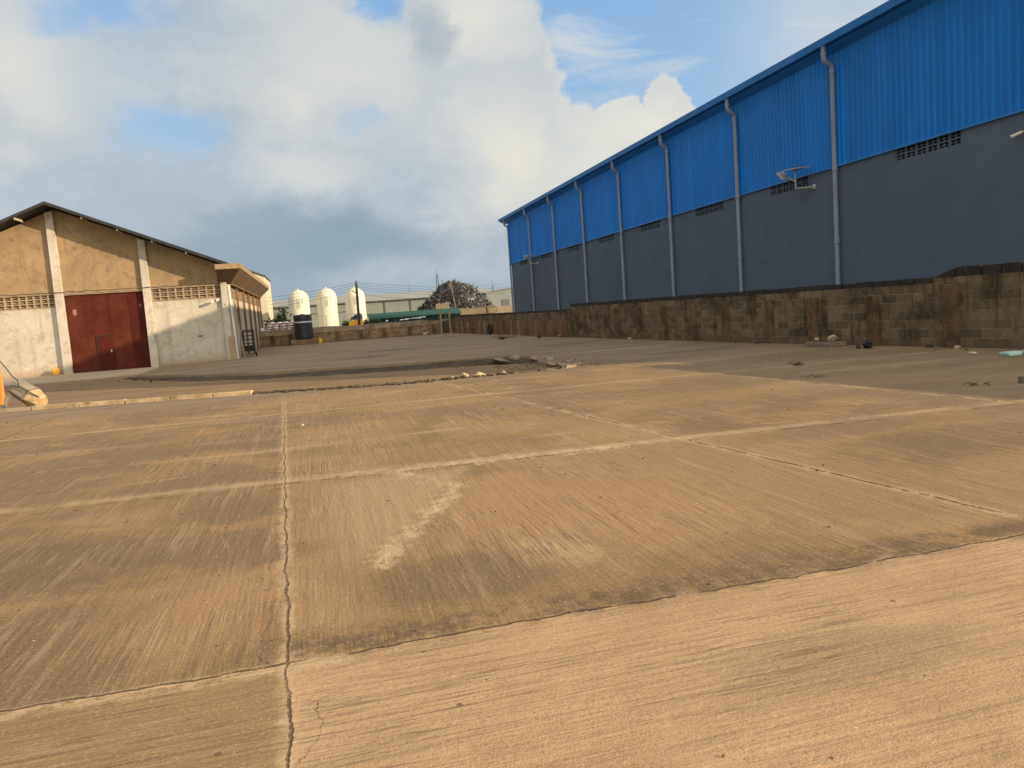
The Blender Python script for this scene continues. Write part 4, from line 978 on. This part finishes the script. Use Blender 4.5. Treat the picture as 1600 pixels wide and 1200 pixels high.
wire((4.04, 71.9, 3.98), (11, 60, 2.9), .3, 'short dark stay wire slanting down right from the pole')
def mast(label, x, y, z1, w0, step):
    T = thing('lattice_mast', label, 'mast', (x, y, -.1)); g = MB(); z = -.1
    f = lambda z_: w0 * (1 - .75 * z_ / z1)
    for sx, sy in ((1, 1), (1, -1), (-1, 1), (-1, -1)): g.tube([(x + sx * w0, y + sy * w0, -.1), (x + sx * w0 * .25, y + sy * w0 * .25, z1)], .06, 4)
    g.build('leg', M['darkline'], T); b_ = MB()
    while z < z1 - step:
        a, c = f(max(z, 0)), f(z + step)
        for s in (1, -1):
            b_.tube([(x - a, y + s * a, z), (x + c, y + s * c, z + step)], .04, 3, False); b_.tube([(x + a, y + s * a, z), (x - c, y + s * c, z + step)], .04, 3, False)
        z += step
    b_.build('bracing', M['darkline'], T)
    MB().tube([(x, y, z1 - .2), (x, y, z1 + 2.2)], .05, 4).build('aerial', M['darkline'], T)
mast('tall thin lattice mast rising behind the scrap heap', 39.9, 250, 14.5, .8, 1.6)
mast('short lattice mast left of the scrap heap', 30.7, 250, 9.7, .7, 1.4)
mast('short lattice mast between the scrap heap and blue warehouse', 58.2, 250, 9.6, .5, 1.4)

# ------------------------------------------------------------------ odds and ends in the yard
def litter(name, mb, mat, label, cat, **k): return tag(mb.build(name, mat, **k), label, cat)
sl_ = MB(); sl_.box(13.05, 13.62, 17.55, 18.6, .0, .12); litter('concrete_slab', sl_, M['panel_grey'], 'flat broken concrete slab against the block wall pillar', 'slab', bevel=.02)
for i, (x, y, s, l) in enumerate([(13.42, 17.85, .16, 'right-hand rock lying on the broken slab'), (13.4, 18.25, .13, 'dark middle rock lying on the broken slab'), (13.35, 18.5, .09, 'small pale rock on the left end of the slab')]):
    tag(MB().rock((x, y, .122 + s * .45), s, s * 1.2, s * .75, 200 + i).build('rock', [M['stonepale'], M['pillar'], M['stonepale']][i]), l, 'rock', 'rocks on the broken slab')
bg = MB().rock((13.22, 16.35, .07), .19, .16, .13, 301).rock((13.12, 16.52, .04), .08, .10, .07, 302).rock((13.27, 16.25, .16), .06, .07, .07, 303); litter('rubbish_bag', bg, M['bag'], 'crumpled black rubbish bag on the concrete near the wall', 'bag')
for i, (x, y, s, m_, l) in enumerate([(13.95, 15.15, .15, 'leaf', 'dark heap of leaves left of the near pillar foot'), (13.85, 14.8, .08, 'rubble', 'small grey stone beside the dark leaf heap'), (14.0, 14.3, .12, 'stonepale', 'pale pointed stone right of the near pillar foot'), (13.75, 13.85, .06, 'leaf', 'dark clod right of the pale pointed stone'),
                                       (12.62, 29.8, .14, 'stonepale', 'pale stone at the wall foot, farther up the yard'), (13.1, 22.4, .10, 'pillar', 'brown clod at the wall foot between two pillars'), (13.2, 21.2, .16, 'leaf', 'dark weed clump at the foot of a pillar'), (11.9, 37.0, .14, 'rubble', 'grey stone where the brown panels begin')]):
    tag(MB().rock((x, y, s * .3), s * .85, s, s * .5, 310 + i).build('wall_foot_stone', M[m_]), l, 'stone', 'stones along the foot of the block wall')
fm = MB().prism([(13.05, .0), (13.35, .0), (13.40, .075), (13.00, .075)], 12.1, 12.32); litter('food_container', fm, M['foam'], 'mint green foam food container on the concrete at right', 'container', bevel=.015)
for i, (x, y, l) in enumerate([(13.0, 12.9, 'crumpled clear wrapper left of the mint container'), (13.9, 12.45, 'crumpled pale wrapper right of the mint container'), (13.6, 12.0, 'pale scrap of paper at the right frame edge')]):
    g = MB(); rr = random.Random(i); c = [(x + rr.uniform(-.12, .12), y + rr.uniform(-.08, .08), rr.uniform(.005, .06)) for _ in range(7)]
    g.add([(x, y, .07)] + c, [(0, k, k % 7 + 1) for k in range(1, 8)]); litter('wrapper', g, M['litter'], l, 'wrapper')
ps = MB(); ps.box(9.88, 9.98, 8.93, 9.03, 0, .10); litter('wood_block', ps, M['timber'], 'stub of brown timber standing at the right frame edge', 'timber', bevel=.008)
for i, (x, y, n_, l) in enumerate([(9.68, 14.1, 14, 'curled dry twig bundle on shaded concrete'), (8.6, 12.0, 8, 'small greyish twig scrap near the shadow edge'), (9.3, 9.2, 6, 'dark twig lying left of the timber stub')]):
    g = MB(); rr = random.Random(i + 5)
    for k in range(n_):
        a = rr.uniform(0, 6.28); px, py = x + rr.gauss(0, .10), y + rr.gauss(0, .06); g.tube([(px, py, .012), (px + .1 * math.cos(a), py + .1 * math.sin(a), .03 + rr.uniform(0, .04)), (px + .17 * math.cos(a + .5), py + .17 * math.sin(a + .5), .015)], .007, 4)
    litter('twigs', g, M['leaf'] if i != 1 else M['timber'], l, 'twigs')
TY = MB(); pts = [(11.28 + .05 * math.sin(a), 50.2 + .34 * math.cos(a), .36 + .34 * math.sin(a)) for a in [2 * math.pi * k / 24 for k in range(25)]]; TY.tube(pts, .10, 8, False)
litter('tyre', TY, M['rubber'], 'old black tyre leaning on the brown panels', 'tyre', smooth=True)
for i, (x, y, a, L_, l) in enumerate([(10.1, 41.6, 20, 1.5, 'longest broken timber lying before the brown panels'), (9.7, 40.4, 65, 1.1, 'dark broken timber nearest the open yard'), (10.9, 43.5, -10, 1.3, 'broken timber close to the panel ribs'), (11.3, 38.6, 80, 1.0, 'short broken timber by the end of the panels')]):
    A = Matrix.Translation((x, y, .06)) @ Matrix.Rotation(R(a), 4, 'Z') @ Matrix.Rotation(R(5), 4, 'Y')
    tag(MB().box(-L_ / 2, L_ / 2, -.08, .08, -.03, .05, A).build('timber', M['wood_dark'] if i % 2 else M['timber']), l, 'timber', 'broken timbers near the brown panels')
tag(MB().rock((-.33, 12.35, .02), .10, .05, .035, 900).build('stone_chip', M['stonepale']), 'pale flat chip of stone beside the long crack', 'stone')
tag(MB().rock((8.6, 61.6, .12), .45, .18, .2, 901).build('sand_pile', M['kerb'], smooth=True), 'small pale pile of sand at the far wall foot', 'sand pile')
TP = MB(); rr = random.Random(3); vs = []
for i in range(9):
    for k in range(4): vs.append((6.7 + i * .26, 62.35 + k * .16, 1.27 + .012 * i + rr.uniform(0, .10)))
TP.add(vs, [(i * 4 + k, (i + 1) * 4 + k, (i + 1) * 4 + k + 1, i * 4 + k + 1) for i in range(8) for k in range(3)])
o = TP.build('sheet', M['sackwhite']); sld = o.modifiers.new('th', 'SOLIDIFY'); sld.thickness = .03
tag(o, 'crumpled pale sheet lying along the top of the far wall', 'sheet')
tag(MB().rock((5.6, 62.15, 1.34), .18, .1, .08, 77).build('sheet_scrap', M['sackwhite']), 'small white scrap on top of the far wall', 'scrap')

# ------------------------------------------------------------------ camera
yaw, pitch, roll = R(14.03), R(5.58), R(-4.04)
fwd = Vector((math.sin(yaw) * math.cos(pitch), math.cos(yaw) * math.cos(pitch), -math.sin(pitch)))
rt = Vector((math.cos(yaw), -math.sin(yaw), 0)); upv = rt.cross(fwd)
c_, s_ = math.cos(roll), math.sin(roll); r2 = c_ * rt + s_ * upv; u2 = -s_ * rt + c_ * upv
cam = bpy.data.cameras.new('camera'); co = bpy.data.objects.new('camera', cam); COL.objects.link(co)
mw = Matrix((r2, u2, -fwd)).transposed().to_4x4(); mw.translation = (0, 0, 1.6); co.matrix_world = mw
cam.sensor_width = 36; cam.lens = 27; cam.clip_start = .05; cam.clip_end = 4000
S.camera = co

# ------------------------------------------------------------------ light
SUN = Vector((.839, -.545, .264)).normalized()
su = bpy.data.lights.new('sun', 'SUN'); su.energy = 4.6; su.angle = R(.55); su.color = (1, .81, .56)
so = bpy.data.objects.new('sun', su); COL.objects.link(so); so.rotation_euler = SUN.to_track_quat('Z', 'Y').to_euler()

Wd = bpy.data.worlds.new('World'); S.world = Wd; Wd.use_nodes = True
t = NT(Wd.node_tree); bg = Wd.node_tree.nodes['Background']
sky = t.n.new('ShaderNodeTexSky'); sky.sky_type = 'NISHITA'; sky.sun_disc = False
sky.sun_elevation = math.asin(SUN.z); sky.sun_rotation = math.atan2(SUN.x, SUN.y); sky.air_density = 1.0; sky.dust_density = .6; sky.ozone_density = 2
D = t.n.new('ShaderNodeTexCoord').outputs['Generated']; dx, dy, dz = t.sep(D)
az0 = t.mul(t.m('ARCTAN2', dx, dy), 57.2958); el0 = t.mul(t.m('ARCSINE', dz), 57.2958)
flatd = t.comb(t.mul(az0, .1), t.mul(el0, .16), 0)
n1 = t.noise(flatd, 1.0, 5, .48); n2 = t.noise(t.vadd(flatd, (7.3, 2.1, 0)), 1.0, 5, .48)
n3 = t.noise(t.vadd(flatd, (1.3, 8.1, 0)), 3.6, 7, .62); n4 = t.noise(t.vadd(flatd, (4.4, 3.3, 2)), 3.6, 7, .62)
az = t.add(az0, t.add(t.mul(t.sub(n1, .5), 9), t.mul(t.sub(n3, .5), 4)))
el = t.add(el0, t.add(t.mul(t.sub(n2, .5), 6), t.mul(t.sub(n4, .5), 3)))
azs = t.add(az0, t.add(t.mul(t.sub(n1, .5), 2.2), t.mul(t.sub(n3, .5), 2.6)))
els = t.add(el0, t.add(t.mul(t.sub(n2, .5), 1.6), t.mul(t.sub(n4, .5), 2.2)))
def blob(a, e, ra, re, lo=1.0, hi=.3, A=az, E=el):
    x = t.mul(t.sub(A, a), 1 / ra); y = t.mul(t.sub(E, e), 1 / re)
    return t.ss(t.m('SQRT', t.add(t.mul(x, x), t.mul(y, y))), lo, hi)
# blue openings
hole = t.mul(blob(-8.3, 13.0, 5.0, 2.7, 1.0, .0), .8)
hole = t.max(hole, t.mul(blob(-11.5, 20.0, 5.0, 2.2, 1.0, .1), .7))
hole = t.max(hole, t.mul(blob(6.2, 21.3, 3.0, 1.6, 1.0, .2), .9))
hole = t.max(hole, t.mul(blob(4.2, 13.5, 3.4, 1.3, 1.0, .1), .35))
# the big clear part right of the tower cloud: everything right of its edge and above the lower cumulus heads
rightof = t.ss(t.add(azs, t.mul(t.sub(els, 15), .22)), 18.9, 19.7)
heads = t.max(t.max(blob(22.9, 12.0, 2.6, 2.3, 1, .86, azs, els), blob(26.3, 12.2, 2.0, 3.0, 1, .86, azs, els)), t.max(blob(20.3, 10.2, 2.6, 4.2, 1, .86, azs, els), blob(30, 7.5, 4.2, 5.0, 1, .8, azs, els)))
lowr = t.ss(els, 10.5, 9.5)
clear = t.mul(rightof, t.sub(1, t.max(heads, lowr)))
wisp = t.ss(t.noise(t.vadd(t.comb(t.mul(az0, .05), t.mul(el0, .22), 0), (3, 1, 0)), 1.4, 6, .6, .6), .42, .72, 0, .85)
wisp = t.max(wisp, t.ss(az0, 27, 38, .1, .75))
clear = t.mul(clear, t.sub(1, t.mul(wisp, .8)))
# elsewhere in the dome, broken cloud
amb = t.ss(t.noise(t.vadd(D, (0, 0, 3)), 2.2, 6, .55), .50, .64)
front = t.mul(t.ss(t.abs(t.sub(az0, 12)), 62, 48), t.ss(el0, 34, 26))
hole = t.max(hole, clear)
hole = t.m('ADD', t.mul(hole, front), t.mul(t.sub(1, front), amb))
# cloud brightness
k_ = 1 / (.1 * 2 ** EXPO)
def K(r, g, b_): return (r * k_, g * k_, b_ * k_)
cl = t.mix(t.ss(t.add(t.mul(n1, .7), t.mul(n3, .3)), .36, .66), K(.43, .51, .585), K(.56, .62, .665))
br = t.max(blob(15.5, 11.5, 9.5, 8.5, 1.1, .0), t.max(blob(14, 19.5, 6.5, 5, 1.1, .15), t.mul(blob(-17, 16.5, 6, 7, 1.15, .1), .75)))
br = t.max(br, t.mul(blob(3, 17, 10, 7.5, 1.15, .1), .85)); br = t.max(br, t.mul(blob(.5, 10.3, 6, 2.6, 1.1, .1), .7)); br = t.max(br, t.mul(blob(-17.5, 11, 2.5, 2, 1.1, .1), .7))
br = t.max(br, t.mul(heads, .80)); br = t.max(br, t.mul(t.ss(azs, 17, 19.4), t.ss(els, 9, 12)))
br = t.mul(br, t.ss(n4, .25, .55, .88, 1))
cl = t.mix(br, cl, t.mix(t.ss(n2, .34, .66), K(.66, .68, .67), K(.78, .77, .70)))
cl = t.mix(t.mul(blob(10.2, 18.9, 3.6, 2.4, 1.0, .3), .72), cl, K(.38, .45, .52))
cl = t.mix(t.mul(blob(15.5, 10.8, 4, 4, 1.0, .0), .5), cl, K(.80, .77, .64))
dark = t.mul(blob(.5, 5.2, 17, 3.6, 1.15, .2), t.ss(n1, .25, .6, .6, 1))
cl = t.mix(t.mul(dark, .85), cl, K(.25, .345, .42))
cl = t.mix(t.ss(el0, 3.6, .6, 0, .75), cl, K(.30, .40, .46))
# clouds out of view: brightness added behind the camera to lift front-wall shade
sunlit = t.ss(t.m('ADD', t.mul(dx, .42), t.mul(dy, -.91)), -.5, .9, .75, 3.0)
clb = t.mix(1.0, K(.62, .60, .56), t.comb(sunlit, sunlit, sunlit), 'MULTIPLY')
cl = t.mix(front, clb, cl)
blue = t.mix(t.ss(el0, 2, 26), K(.42, .62, .84), K(.22, .47, .86))
skyc = t.mix(.25, blue, t.mix(1.0, sky.outputs['Color'], (1.0, 1.0, 1.0), 'MULTIPLY'))
final = t.mix(hole, cl, skyc)
t.l.new(final, bg.inputs['Color']); bg.inputs['Strength'].default_value = .1

S.view_settings.view_transform = 'Standard'; S.view_settings.look = 'None'; S.view_settings.exposure = EXPO; S.view_settings.gamma = 1
S.cycles.max_bounces = 6; S.cycles.use_denoising = True
